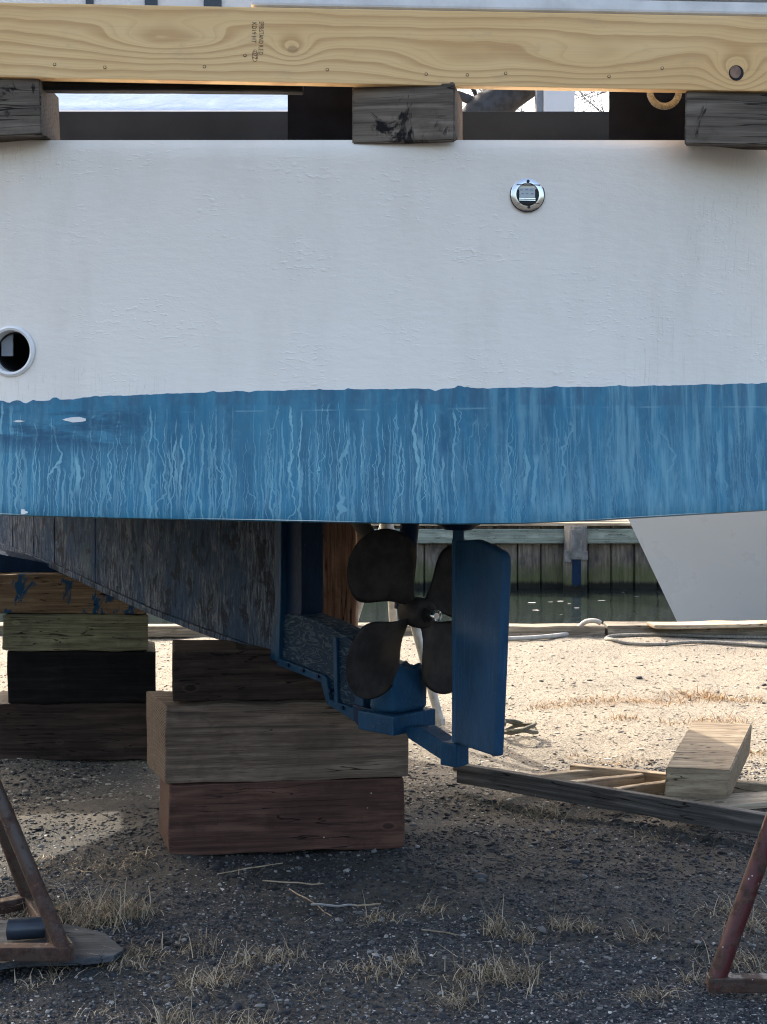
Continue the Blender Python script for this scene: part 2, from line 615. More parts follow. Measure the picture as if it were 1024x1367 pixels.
haze = m.step(m.noise(m.vec('MULTIPLY', p, (1.0, 1.0, 0.7)), 3.0, 4, 0.6), 0.35, 0.7)
deep, mid_, pale = (0.008, 0.098, 0.185), (0.022, 0.190, 0.312), (0.215, 0.440, 0.520)
col = m.mix(m.step(base_n, 0.30, 0.75), deep, mid_)
pale_right = m.step(x, 0.35, 1.15)  # blue gets paler towards the right end of the band
col = m.mix(m.math('MULTIPLY', m.math('MULTIPLY_ADD', pale_right, 0.55, 0.22), haze), col, (0.072, 0.250, 0.350))
br = m.noise(m.vec('MULTIPLY', p, (1.6, 1.6, 9.0)), 2.4, 5, 0.65)
brz = m.math('MULTIPLY', m.step(z, 1.66, 1.74), m.step(z, 1.85, 1.80))
brm = m.math('MULTIPLY', m.math('MULTIPLY', m.step(br, 0.40, 0.55), brz), m.step(x, -0.62, -0.86))
col = m.mix(m.math('MULTIPLY', brm, 0.85), col, (0.006, 0.070, 0.140))
rr_ = m.math('MULTIPLY', rr_, m.math('MULTIPLY_ADD', brm, -0.8, 1.0))
scum = m.math('MULTIPLY', m.step(m.math('ABSOLUTE', m.math('SUBTRACT', z, m.math('MULTIPLY_ADD', x, 0.012, 1.823))), 0.004, 0.001), m.step(m.noise(p, 6.0, 3), 0.5, 0.62))
col = m.mix(m.math('MULTIPLY', scum, 0.45), col, (0.20, 0.38, 0.45))
mott = m.noise(m.vec('MULTIPLY', p, (1.0, 1.0, 0.8)), 34.0, 5, 0.7)
col = m.mix(m.math('MULTIPLY', m.step(mott, 0.45, 0.75), 0.40), col, (0.085, 0.25, 0.345))
col = m.mix(m.math('MULTIPLY', rr_, 0.92), col, pale)
lip = m.step(m.noise(m.vec('MULTIPLY', p, (9.0, 9.0, 1.6)), 4.0, 4, 0.6), 0.45, 0.62)
lipz = m.step(m.math('ADD', z, m.math('MULTIPLY', m.noise(m.vec('MULTIPLY', p, (1, 1, 1)), 5.0, 2), 0.02)), 1.842, 1.852)
col = m.mix(m.math('MULTIPLY', m.math('MULTIPLY', lip, lipz), 0.5), col, (0.035, 0.10, 0.17))
m.set(color=col, rough=m.math('MULTIPLY_ADD', rr_, 0.15, 0.42), spec=0.4,
      normal=m.bump(m.math('ADD', m.math('MULTIPLY', mott, 0.7), m.math('MULTIPLY', rr_, 0.5)), 0.35, 0.003))
MAT['bottom'] = m.m


def blue_paint(name, c, worn, worn_c, rough=0.42, scale=10):
    m = M(name)
    p = m.co(rand=5.0)
    n = m.noise(m.vec('MULTIPLY', p, (1, 1, 0.5)), scale, 6, 0.68)
    f = m.noise(p, 90, 3)
    col = m.mix(m.step(n, 0.4, 0.75), c, tuple(k * 0.6 for k in c))
    col = m.mix(m.step(n, 0.60 - worn, 0.64 - worn), col, worn_c)
    chip = m.math('MULTIPLY', m.step(m.voro(p, 30.0), 0.16, 0.10), m.step(m.noise(p, 6.0, 3), 0.56, 0.62))
    col = m.mix(m.math('MULTIPLY', chip, 0.6), col, (0.10, 0.075, 0.055))
    drip = m.step(m.noise(m.vec('MULTIPLY', p, (34, 34, 2.2)), 1.5, 4, 0.6), 0.56, 0.74)
    col = m.mix(m.math('MULTIPLY', drip, 0.30), col, tuple(k * 2.2 for k in c))
    m.set(color=col, rough=m.math('MULTIPLY_ADD', f, 0.2, rough), spec=0.09, normal=m.bump(m.math('ADD', m.math('MULTIPLY', n, 1.6), m.math('MULTIPLY', f, 0.4)), 0.6, 0.006))
    return m.m


MAT['blue'] = blue_paint('dark_blue_antifouling', (0.011, 0.050, 0.100), -0.20, (0.05, 0.11, 0.17))
MAT['rudder_blue'] = blue_paint('rudder_blue_paint', (0.024, 0.070, 0.135), -0.24, (0.10, 0.18, 0.26), 0.45, 7)
MAT['blue_deep'] = blue_paint('deep_blue_antifouling', (0.005, 0.020, 0.050), -0.2, (0.03, 0.06, 0.10))

# worn deadwood: grey wood showing through blue paint, vertical weather lines
m = M('worn_blue_deadwood')
p = m.co()
wv = m.noise(m.vec('MULTIPLY', p, (2, 2, 5)), 2.0, 3, color=True)
q = m.vec('ADD', p, m.vec('SCALE', wv, 0.03))
st = m.noise(m.vec('MULTIPLY', q, (66.0, 66.0, 8.0)), 1.3, 6, 0.72)
big = m.noise(m.vec('MULTIPLY', p, (1.6, 1.6, 0.8)), 2.2, 4, 0.6)
col = m.ramp(st, [(0.38, (0.005, 0.009, 0.016)), (0.46, (0.028, 0.042, 0.064)), (0.55, (0.066, 0.086, 0.116)), (0.68, (0.18, 0.20, 0.225))])
bl = m.step(m.math('ADD', big, m.math('MULTIPLY', m.math('SUBTRACT', m.noise(m.vec('MULTIPLY', p, (3, 3, 1)), 7.0, 5, 0.7), 0.5), 0.5)), 0.42, 0.60)
col = m.mix(m.math('MULTIPLY', bl, 0.75), col, (0.012, 0.038, 0.080))
pit = m.step(st, 0.36, 0.30)
gr = m.step(m.noise(m.vec('MULTIPLY', p, (1, 1, 0.6)), 6.0, 4), 0.62, 0.74)
col = m.mix(m.math('MULTIPLY', gr, 0.22), col, (0.10, 0.13, 0.07))
blo = m.noise(m.vec('MULTIPLY', p, (3.0, 3.0, 1.6)), 4.2, 6, 0.72, 0.5)
col = m.mix(m.math('MULTIPLY', m.step(blo, 0.54, 0.60), 0.8), col, (0.007, 0.010, 0.016))
col = m.mix(m.math('MULTIPLY', m.step(blo, 0.42, 0.36), 0.55), col, (0.145, 0.155, 0.165))
m.set(color=col, rough=0.8, spec=0.06, normal=m.bump(m.math('SUBTRACT', m.math('ADD', st, m.math('MULTIPLY', blo, 1.4)), pit), 0.9, 0.006))
MAT['deadwood'] = m.m

# alligatored blue paint on the skeg
m = M('crazed_blue_paint')
p = m.co()
wv = m.noise(p, 7.0, 3, color=True)
q = m.vec('ADD', p, m.vec('SCALE', wv, 0.05))
v1 = m.noise(m.vec('MULTIPLY', q, (5.5, 5.5, 17)), 1.6, 1, 0.5, 2.0)
ridge = m.step(m.math('ABSOLUTE', m.math('SUBTRACT', v1, 0.5)), 0.075, 0.0)
col = m.mix(ridge, (0.006, 0.022, 0.046), (0.050, 0.080, 0.100))
m.set(color=col, rough=0.7, spec=0.1, normal=m.bump(ridge, 0.7, 0.004))
MAT['crazed'] = m.m

# bronze propeller, dark patina
m = M('dark_bronze_patina')
p = m.co()
n = m.noise(p, 12, 6, 0.65)
f = m.noise(p, 120, 3, 0.6)
col = m.mix(m.step(n, 0.35, 0.7), (0.018, 0.015, 0.014), (0.042, 0.035, 0.033))
col = m.mix(m.step(m.noise(p, 5.0, 4), 0.56, 0.78), col, (0.060, 0.042, 0.028))
m.set(color=col, rough=0.7, metal=0.1, spec=0.2, normal=m.bump(m.math('ADD', n, f), 0.3, 0.002))
MAT['bronze'] = m.m

# pine board (the new beam): flat sawn grain with knots; local x along, z up, face at -y
BEAM_L = 3.6


def pine():
    m = M('new_pine_lumber')
    p = m.co()
    x, y, z = m.xyz(p)
    w1 = m.noise(m.vec('MULTIPLY', p, (1.1, 1.0, 1.6)), 1.2, 1, 0.4)
    w2 = m.noise(m.vec('MULTIPLY', p, (4.0, 3.0, 8.0)), 1.3, 2, 0.5)
    fld = m.math('ADD', m.math('MULTIPLY', z, 3.2), m.math('MULTIPLY', m.math('SUBTRACT', w1, 0.5), 0.26))
    fld = m.math('ADD', fld, m.math('MULTIPLY', m.math('SUBTRACT', w2, 0.5), 0.07))

    def knot(kx, kz, sx, sz, amp):
        d = m.vec('MULTIPLY', m.vec('SUBTRACT', m.comb(x, 0.0, z), (kx, 0.0, kz)), (1 / sx, 1.0, 1 / sz))
        ln = m.vec('LENGTH', d)
        return m.math('MULTIPLY', m.math('EXPONENT', m.math('MULTIPLY', m.math('MULTIPLY', ln, ln), -1.0)), amp), ln

    kn = []
    for a in (((390 - CX) / F * 4.12, 0.10, 0.060, 0.040, 0.24), ((225 - CX) / F * 4.12, 0.115, 0.24, 0.055, 0.30),
              ((983 - CX) / F * 4.12, 0.055, 0.07, 0.055, 0.34), ((780 - CX) / F * 4.12, 0.075, 0.30, 0.055, 0.22), ((605 - CX) / F * 4.12, 0.055, 0.16, 0.05, 0.18)):
        g, ln = knot(*a)
        fld = m.math('ADD', fld, g)
        kn.append(ln)
    fr = m.math('FRACT', m.math('MULTIPLY', fld, 9.0))
    late = m.math('MULTIPLY', m.step(fr, 0.42, 0.90), m.step(fr, 1.0, 0.95))
    fr2 = m.math('FRACT', m.math('MULTIPLY', fld, 31.0))
    late = m.math('MAXIMUM', m.math('MULTIPLY', late, 0.85), m.math('MULTIPLY', m.math('MULTIPLY', m.step(fr2, 0.5, 0.95), m.step(fr2, 1.0, 0.96)), 0.28))
    fib = m.noise(m.vec('MULTIPLY', p, (1.3, 30, 60)), 4.0, 4, 0.6)
    big = m.noise(m.vec('MULTIPLY', p, (0.8, 1, 2.5)), 2.0, 3)
    pale, gold, tan = (0.78, 0.525, 0.248), (0.72, 0.455, 0.195), (0.50, 0.270, 0.105)
    col = m.mix(m.step(big, 0.35, 0.7), pale, gold)
    col = m.mix(m.math('MULTIPLY', late, m.math('MULTIPLY_ADD', fib, 0.7, 0.42)), col, tan)
    col = m.mix(m.math('MULTIPLY', m.step(fib, 0.5, 0.8), 0.22), col, (0.42, 0.30, 0.16))
    core = m.step(kn[0], 0.34, 0.20)
    col = m.mix(m.math('MULTIPLY', core, 0.6), col, (0.30, 0.17, 0.08))
    blot = m.step(m.noise(m.vec('MULTIPLY', p, (1, 1, 2)), 9.0, 5, 0.7), 0.55, 0.75)
    col = m.mix(m.math('MULTIPLY', blot, 0.30), col, (0.42, 0.30, 0.17))
    m.set(color=col, rough=0.62, spec=0.3, normal=m.bump(m.math('ADD', m.math('MULTIPLY', fib, 0.6), m.math('MULTIPLY', late, 0.4)), 0.22, 0.002))
    return m.m


MAT['pine'] = pine()
MAT['ink'] = plain('faded_stamp_ink', (0.085, 0.055, 0.035), 0.8, var=0.5, nscale=90)

# plastic film on the cabin
m = M('pale_plastic_wrap')
p = m.co()
n = m.noise(m.vec('MULTIPLY', p, (1.5, 1.5, 4)), 3.0, 6, 0.65, 1.0)
m.set(color=m.mix(m.step(n, 0.3, 0.7), (0.80, 0.84, 0.90), (0.66, 0.72, 0.82)), rough=0.3, spec=0.5, normal=m.bump(n, 0.8, 0.03))
MAT['wrap'] = m.m

# ground
m = M('gravel_ground')
p = m.co()
x, y, z = m.xyz(p)
n_big = m.noise(p, 0.9, 5, 0.6)
n_mid = m.noise(p, 5.0, 5, 0.65)
n_fine = m.noise(p, 55.0, 4, 0.65)
n_grit = m.voro(p, 150.0)
grit_c = m.voro(p, 150.0, 'F1', 'Color')
gv = m.xyz(grit_c)[0]
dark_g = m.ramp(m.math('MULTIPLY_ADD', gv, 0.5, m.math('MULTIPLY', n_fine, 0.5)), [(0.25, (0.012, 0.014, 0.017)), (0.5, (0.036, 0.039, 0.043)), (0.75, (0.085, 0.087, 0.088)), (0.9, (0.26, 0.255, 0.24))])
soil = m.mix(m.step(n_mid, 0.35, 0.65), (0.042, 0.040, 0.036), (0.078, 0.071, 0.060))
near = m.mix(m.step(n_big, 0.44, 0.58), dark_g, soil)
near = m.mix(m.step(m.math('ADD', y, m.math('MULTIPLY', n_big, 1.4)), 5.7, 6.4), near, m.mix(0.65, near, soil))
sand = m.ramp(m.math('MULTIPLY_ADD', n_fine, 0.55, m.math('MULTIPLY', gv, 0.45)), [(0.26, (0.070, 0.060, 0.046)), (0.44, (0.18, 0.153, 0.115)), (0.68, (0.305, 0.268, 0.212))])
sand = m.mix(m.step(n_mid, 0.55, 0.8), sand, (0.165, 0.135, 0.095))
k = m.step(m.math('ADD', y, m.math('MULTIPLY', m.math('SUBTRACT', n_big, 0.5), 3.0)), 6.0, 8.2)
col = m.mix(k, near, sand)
m.set(color=col, rough=0.92, spec=0.2, normal=m.bump(m.math('ADD', m.math('MULTIPLY', n_fine, 0.8), m.math('MULTIPLY', n_grit, 0.6)), 0.8, 0.008))
MAT['ground'] = m.m


def pebbles(name, stops, rough=0.85, spec=0.3):
    m = M(name)
    m.set(color=m.ramp(m.island(), stops), rough=rough, spec=spec, normal=m.bump(m.noise(m.co(), 140, 3), 0.3, 0.002))
    return m.m


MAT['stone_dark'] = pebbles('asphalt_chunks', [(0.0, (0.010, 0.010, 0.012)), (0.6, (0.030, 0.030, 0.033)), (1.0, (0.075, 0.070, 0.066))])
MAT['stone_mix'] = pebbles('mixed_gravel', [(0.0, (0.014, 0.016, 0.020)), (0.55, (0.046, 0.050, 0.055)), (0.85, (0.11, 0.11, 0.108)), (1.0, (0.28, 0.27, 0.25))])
MAT['shell'] = pebbles('shell_bits', [(0.0, (0.16, 0.16, 0.155)), (0.7, (0.34, 0.335, 0.32)), (1.0, (0.62, 0.60, 0.56))], 0.7)
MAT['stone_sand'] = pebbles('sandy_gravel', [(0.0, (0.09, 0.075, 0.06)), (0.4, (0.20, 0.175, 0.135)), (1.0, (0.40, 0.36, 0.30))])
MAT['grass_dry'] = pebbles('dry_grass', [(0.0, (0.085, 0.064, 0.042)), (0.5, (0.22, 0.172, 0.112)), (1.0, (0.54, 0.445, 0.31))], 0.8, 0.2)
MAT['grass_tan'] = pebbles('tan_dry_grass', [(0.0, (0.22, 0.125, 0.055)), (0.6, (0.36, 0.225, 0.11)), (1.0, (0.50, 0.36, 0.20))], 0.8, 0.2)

# water
m = M('harbour_water')
p = m.co((1.0, 0.45, 1.0))
n = m.math('ADD', m.noise(p, 2.2, 4, 0.55), m.math('MULTIPLY', m.noise(p, 9.0, 3), 0.25))
m.set(color=(0.016, 0.022, 0.019), rough=0.06, spec=0.5, normal=m.bump(n, 0.22, 0.06))
MAT['water'] = m.m

# bulkhead planks: weathered, algae above the waterline
m = M('bulkhead_planks')
p = m.co(kind='Object', rand=23.0)
po = m.co()
ox, oy, oz = m.xyz(po)
st = m.noise(m.vec('MULTIPLY', p, (9, 9, 1.2)), 2.0, 5, 0.65)
big = m.noise(m.vec('MULTIPLY', p, (2, 2, 1.0)), 1.6, 4, 0.6)
col = m.ramp(st, [(0.28, (0.045, 0.042, 0.037)), (0.5, (0.14, 0.128, 0.108)), (0.75, (0.25, 0.23, 0.20))])
col = m.mix(m.step(big, 0.45, 0.7), col, (0.045, 0.045, 0.045))
alg = m.step(m.math('ADD', oz, m.math('MULTIPLY', m.math('SUBTRACT', big, 0.5), 0.9)), 0.55, 0.20)
col = m.mix(m.math('MULTIPLY', alg, 0.7), col, (0.060, 0.078, 0.022))
wet = m.step(m.math('ADD', oz, m.math('MULTIPLY', st, 0.10)), 0.20, 0.12)
col = m.mix(wet, col, (0.010, 0.011, 0.009))
m.set(color=col, rough=0.85, spec=0.25, normal=m.bump(st, 0.6, 0.02))
MAT['bulkhead'] = m.m
MAT['wale'] = wood('green_weathered_wale', (0.30, 0.34, 0.29), (0.19, 0.225, 0.19), (0.075, 0.09, 0.075), 8)
MAT['quay'] = wood('quay_timber', (0.34, 0.29, 0.22), (0.20, 0.17, 0.13), (0.06, 0.052, 0.042), 20)
MAT['bark'] = plain('bark', (0.075, 0.072, 0.075), 0.9, var=0.5, nscale=5, bump=0.8)
MAT['gelcoat'] = plain('white_gelcoat', (0.47, 0.475, 0.465), 0.3, var=0.02, nscale=2, bump=0.02)
MAT['steel_white'] = plain('white_painted_steel', (0.70, 0.68, 0.68), 0.5, var=0.08, nscale=2, bump=0.03)
MAT['glass'] = plain('dark_window_glass', (0.01, 0.014, 0.02), 0.15, var=0.2)
MAT['ply'] = wood('weathered_plywood', (0.105, 0.112, 0.118), (0.062, 0.067, 0.073), (0.024, 0.025, 0.027), 14)
MAT['lamp_lens'] = plain('frosted_lens', (0.42, 0.47, 0.49), 0.3, var=0.15)

# ------------------------------------------------------------------ ground, water, far bank
SHORE = GY(832)          # distance of the near quay edge
WATER_Z = -0.74
xs = np.concatenate([[-400, -150, -60, -25, -12, -7], np.arange(-4.6, -2.4, 0.10), np.arange(-2.4, 2.41, 0.022), np.arange(2.5, 4.7, 0.10), [7, 12, 25, 60, 150, 400]])
ys = np.concatenate([[-400, -100, -30, -8, -2, 1, 2.2, 3.0], np.arange(3.3, 8.0, 0.022), np.arange(8.0, SHORE - 0.05, 0.06), [SHORE]])
XX, YY = np.meshgrid(xs, ys, indexing='ij')


def ground_z(X, Y):
    X, Y = np.asarray(X, float), np.asarray(Y, float)
    fade = np.clip((SHORE - Y) / 1.0, 0, 1) * np.clip((30 - np.abs(X)) / 20, 0, 1) * np.clip((Y + 20) / 10, 0, 1)
    z = 0.05 * vnoise(X * 0.9 + 50, Y * 0.9 + 50, 3) + 0.030 * vnoise(X * 3.1 + 50, Y * 3.1 + 50, 4) + 0.010 * vnoise(X * 11 + 90, Y * 11 + 90, 5) + 0.006 * vnoise(X * 31 + 90, Y * 31 + 90, 6)
    return z * fade - 0.012


ZZ = ground_z(XX, YY)
nx, ny = len(xs), len(ys)
gv_ = np.stack([XX.ravel(), YY.ravel(), ZZ.ravel()], 1)
ii, jj = np.meshgrid(np.arange(nx - 1), np.arange(ny - 1), indexing='ij')
a_ = (ii * ny + jj).ravel()
gq = np.stack([a_, a_ + ny, a_ + ny + 1, a_ + 1], 1)
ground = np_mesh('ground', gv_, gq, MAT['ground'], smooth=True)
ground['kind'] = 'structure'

FARY = 24.0
water = from_py('water', [(-400, SHORE + 0.02, WATER_Z), (400, SHORE + 0.02, WATER_Z), (400, FARY + 0.3, WATER_Z), (-400, FARY + 0.3, WATER_Z)], [(0, 1, 2, 3)], MAT['water'])
water['kind'] = 'structure'
bed = from_py('quay_bank', [(-400, SHORE, -0.012), (400, SHORE, -0.012), (400, SHORE, -3), (-400, SHORE, -3)], [(0, 3, 2, 1)], MAT['quay'])
bed['kind'] = 'structure'
far = from_py('far_bank', [(-1500, FARY + 0.25, 0.36), (1500, FARY + 0.25, 0.36), (1500, 2500, 0.36), (-1500, 2500, 0.36)], [(0, 1, 2, 3)], MAT['ground'])
far['kind'] = 'structure'

# ------------------------------------------------------------------ the boat on the blocks
HEAD = R(38)
KX = Vector((-math.sin(HEAD), math.cos(HEAD), 0))      # towards the bow
SX = Vector((math.cos(HEAD), math.sin(HEAD), 0))       # to starboard
P0 = Vector((-0.42, 5.75, 0))


def K(px, py, off=0.0):
    """point on the keel plane (shifted off metres to starboard) seen at a pixel"""
    o = P0 + SX * off
    u = (px - CX) / F
    t = (u * o.y - o.x) / (KX.x - u * KX.y)
    q = o + KX * t
    q.z = EYE - (py - HZ) / F * q.y
    return q


boat = empty('workboat', P0)
tag(boat, 'old wooden workboat with white topsides, streaked blue bottom paint and bronze propeller, on timber blocks', 'boat')
BW = P0.copy()


def hull_out(u):
    return -0.165 * u + 0.17 * u * u


def boat_child(o, parent=None):
    """parent while keeping world coordinates (children are modelled in world space)"""
    o.parent = parent or boat
    o.matrix_parent_inverse = Matrix.Translation(-BW) if parent in (None, boat) else parent.matrix_basis.inverted()
    return o


out_pts = [(-4.9, 11.6), (-3.9, 10.2), (-2.95, 9.0), (-2.52, 8.1), (-2.55, 7.55), (-2.78, 7.0), (-2.84, 6.3), (-2.76, 5.5), (-2.45, 4.92), (-1.95, 4.52), (-1.25, 4.28), (-0.6, 4.19), (0.0, 4.17), (0.6, 4.20), (1.2, 4.36),
           (1.65, 4.66), (1.87, 5.15), (1.85, 5.9), (1.50, 6.9), (0.62, 8.0), (-0.5, 8.98), (-1.8, 9.95), (-3.4, 10.95), (-4.9, 11.6)]  # unseen sides forward shaped to cast the ground shadow with its sunlit gap
outline = catmull([Vector((a, b, 0)) for a, b in out_pts], 120)
# resample evenly, finely round the stern
fine = []
acc = 0.0
last = outline[0]
fine.append(last)
for q in outline[1:]:
    stp = 0.006 if (q.y < 4.8 and -1.9 < q.x < 1.7) else 0.06
    if (q - fine[-1]).length >= stp:
        fine.append(q)
outline = fine[:-1]
NO = len(outline)
cen = Vector((-0.9, 6.8, 0))
onrm = []
for i in range(NO):
    t = outline[(i + 1) % NO] - outline[i - 1]
    n = Vector((t.y, -t.x, 0)).normalized()
    if n.dot(outline[i] - cen) < 0:
        n = -n
    onrm.append(n)


def lerp(a, tab):
    for (x0, y0), (x1, y1) in zip(tab, tab[1:]):
        if a <= x1:
            k = max(0, min(1, (a - x0) / (x1 - x0)))
            return y0 + (y1 - y0) * k
    return tab[-1][1]


def pxof(q):
    return CX + F * q.x / q.y


def zat(py, q):
    return EYE - (py - HZ) / F * q.y


def rise(q):
    return max(0.0, (q.y - 5.2)) ** 1.5 * 0.045


CH = [(-400, 684), (0, 686), (150, 690), (300, 693), (450, 696), (600, 698), (700, 697), (800, 693), (900, 687), (1024, 680), (1300, 668)]
WL = [(-400, 545), (0, 534), (60, 535), (120, 529), (200, 526), (300, 522), (400, 520), (600, 518), (800, 515.5), (900, 514), (1024, 511), (1300, 505)]
chine_z, wl_z, top_z = [], [], []
for i, q in enumerate(outline):
    stern = q.y < 5.3
    pxx = pxof(q)
    if stern:
        cz, wz = zat(lerp(pxx, CH), q), zat(lerp(pxx, WL), q)
    else:
        cz, wz = 1.50, 1.89
    tz = zat(199.5, q)
    k = max(0, min(1, (q.y - 4.6) / 0.7))
    chine_z.append((cz * (1 - k) + 1.50 * k) + rise(q))
    top_z.append(tz * (1 - k) + (2.70 + rise(q) * 1.3) * k)
    wl_z.append((wz * (1 - k) + 1.89 * k) + rise(q) * 0.3 + rise(q))
LEV = [0.0, 0.02, 0.06, 0.15, 0.25, 0.35, 0.45, 0.55, 0.65, 0.75, 0.85, 0.93, 0.97]
hv, hf = [], []
TOPZ = 2.612
for i, q in enumerate(outline):
    c0 = chine_z[i]
    top = top_z[i]
    for u in LEV + [1.0]:
        z = c0 + (top - c0) * u
        lean = hull_out(u)
        w = 0.0022 * mnoise.noise(Vector((q.x * 2.2, q.y * 2.2, z * 2.2)))
        hv.append(q + onrm[i] * (lean + w) + Vector((0, 0, z)))
    hv.append(q + onrm[i] * (0.003) + Vector((0, 0, top + 0.016)))
    hv.append(q + onrm[i] * (-0.001) + Vector((0, 0, top + 0.029)))
    hv.append(q + onrm[i] * (-0.16) + Vector((0, 0, top + 0.031)))
NL = len(LEV) + 4
for i in range(NO):
    j = (i + 1) % NO
    for k in range(NL - 1):
        hf.append((i * NL + k, j * NL + k, j * NL + k + 1, i * NL + k + 1))
hf.append(tuple(i * NL for i in range(NO - 1, -1, -1)))
hf.append(tuple(i * NL + NL - 1 for i in range(NO)))
hull = boat_child(from_py('hull', hv, hf, MAT['topside'], smooth=True))
hull.data.set_sharp_from_angle(angle=R(35))

# bottom paint: a skin 3 mm proud of the planking with a ragged upper edge
bv, bf = [], []
prof = [(-0.10, -0.002, True), (-0.012, -0.003, False)]
NB = 14
for i, q in enumerate(outline):
    c0, w0 = chine_z[i], wl_z[i]
    if q.y < 5:
        s = q.x * 1.0
        jag = 0.0022 * mnoise.noise(Vector((s * 60, 1, 0))) + 0.0035 * mnoise.noise(Vector((s * 17, 2, 0))) + 0.004 * max(0, mnoise.noise(Vector((s * 33, 7, 0))) - 0.35) * 4
        for jx, jd in ((67, 0.012), (28, -0.010), (5, -0.008), (583, -0.006), (614, 0.010), (330, -0.004), (745, 0.004)):
            d = (pxof(q) - jx) / 5.0
            jag += jd * math.exp(-d * d)
    else:
        jag = 0
    top = top_z[i]

    def at(z, proud):
        u = (z - c0) / (top - c0)
        w = 0.0022 * mnoise.noise(Vector((q.x * 2.2, q.y * 2.2, z * 2.2)))
        return q + onrm[i] * (hull_out(u) + w + proud) + Vector((0, 0, z))
    bv.append(q + onrm[i] * (-0.10) + Vector((0, 0, c0 - 0.004)))
    bv.append(q + onrm[i] * (-0.012) + Vector((0, 0, c0 - 0.006)))
    bv.append(q + onrm[i] * (0.000) + Vector((0, 0, c0 - 0.002)))
    for k in range(NB):
        z = c0 + 0.012 + (w0 + jag - c0 - 0.012) * k / (NB - 1)
        bv.append(at(z, 0.0035))
    bv.append(at(w0 + jag + 0.0004, -0.002))
NBL = 3 + NB + 1
for i in range(NO):
    j = (i + 1) % NO
    for k in range(NBL - 1):
        bf.append((i * NBL + k, j * NBL + k, j * NBL + k + 1, i * NBL + k + 1))
bf.append(tuple(i * NBL for i in range(NO - 1, -1, -1)))
bp = boat_child(from_py('bottom_paint', bv, bf, MAT['bottom'], smooth=True))
bp.data.set_sharp_from_angle(angle=R(50))
bp['label'] = 'blue bottom paint with pale vertical runs'

# pale scrapes in the blue paint
for (sx, sy, w, h) in ((97, 560, 30, 7), (32, 683, 9, 7), (20, 562, 14, 3)):
    pts = []
    for k in range(14):
        an = 2 * math.pi * k / 14
        rr0 = 1 + 0.45 * mnoise.noise(Vector((k * 1.7, sx, sy)))
        pts.append((sx + w / 2 * math.cos(an) * rr0, sy + h / 2 * math.sin(an) * rr0))
    vv = []
    for a, b in pts:
        best = min(range(NO), key=lambda i: abs(pxof(outline[i]) - a) if outline[i].y < 5 else 1e9)
        q = outline[best]
        z = zat(b, q)
        u = (z - chine_z[best]) / (top_z[best] - chine_z[best])
        vv.append(q + onrm[best] * (hull_out(u) + 0.0058) + Vector((0, 0, z)))
    boat_child(from_py('paint_scrape', vv, [tuple(range(len(vv)))], MAT['white_plastic']), bp)


def hull_at(px, py):
    best = min(range(NO), key=lambda i: abs(pxof(outline[i]) - px) if outline[i].y < 5 else 1e9)
    q = outline[best]
    z = zat(py, q)
    u = (z - chine_z[best]) / (top_z[best] - chine_z[best])
    return q + onrm[best] * hull_out(u) + Vector((0, 0, z)), onrm[best]


def disc_frame(px, py):
    c, n = hull_at(px, py)
    c = P(px, py, c.y)
    up = Vector((0, 0, 1))
    rt = up.cross(n).normalized() * -1
    rt = Vector((-n.y, n.x, 0)).normalized()
    if rt.x < 0:
        rt = -rt
    return c, n, rt, up


def lathe(name, c, n, rt, up, prof, m, parent, seg=48, closed=False):
    v, f = [], []
    for (r_, d) in prof:
        for k in range(seg):
            an = 2 * math.pi * k / seg
            v.append(c + rt * (r_ * math.cos(an)) + up * (r_ * math.sin(an)) + n * d)
    for i in range(len(prof) - 1):
        for k in range(seg):
            k2 = (k + 1) % seg
            f.append((i * seg + k, i * seg + k2, (i + 1) * seg + k2, (i + 1) * seg + k))
    if closed:
        f.append(tuple((len(prof) - 1) * seg + k for k in range(seg)))
    o = from_py(name, v, f, m, smooth=True)
    bm = bmesh.new()
    bm.from_mesh(o.data)
    bmesh.ops.recalc_face_normals(bm, faces=bm.faces)
    bm.to_mesh(o.data)
    bm.free()
    o.data.set_sharp_from_angle(angle=R(40))
    return boat_child(o, parent)


# exhaust outlet, a pipe through the hull: the hole is cut in the planking
c, n, rt, up = disc_frame(15, 469)
S1 = c.y / F
ex_ring = lathe('exhaust_outlet', c, n, rt, up, [(34 * S1, -0.002), (34 * S1, 0.004), (31 * S1, 0.009), (28 * S1, 0.006), (27 * S1, -0.02), (26.2 * S1, -0.16), (26 * S1, -0.35)], MAT['white_plastic'], boat)
ex_ring['label'] = 'white ringed exhaust hole'
lathe('pipe_bottom', c - n * 0.33, n, rt, up, [(26.5 * S1, 0.0), (0.001, 0.0)], MAT['black'], ex_ring)
lathe('pipe_lining', c, n, rt, up, [(26.6 * S1, -0.028), (25.2 * S1, -0.03), (25.0 * S1, -0.30)], MAT['black'], ex_ring)
fl = bmesh.new()
add_box(fl, -0.030, 0.006, -0.006, 0.006, -0.020, 0.05)
fo = from_bm('flapper', fl, MAT['grey_plastic'])
fo.location = c - n * 0.045 + rt * (-0.022) + up * 0.008
boat_child(fo, ex_ring)
cut = bmesh.new()
cv, cf = tube_data([c - n * 0.30, c + n * 0.08], 27.5 * S1, 40)
cutter = from_py('hole_cutter', cv, cf, None)
for tgt in (hull,):
    md = tgt.modifiers.new('hole', 'BOOLEAN')
    md.object = cutter
    md.operation = 'DIFFERENCE'
    md.solver = 'EXACT'
    dg = bpy.context.evaluated_depsgraph_get()
    nm = bpy.data.meshes.new_from_object(tgt.evaluated_get(dg))
    tgt.modifiers.clear()
    tgt.data = nm
    nm.name = 'hull'
bpy.data.objects.remove(cutter, do_unlink=True)

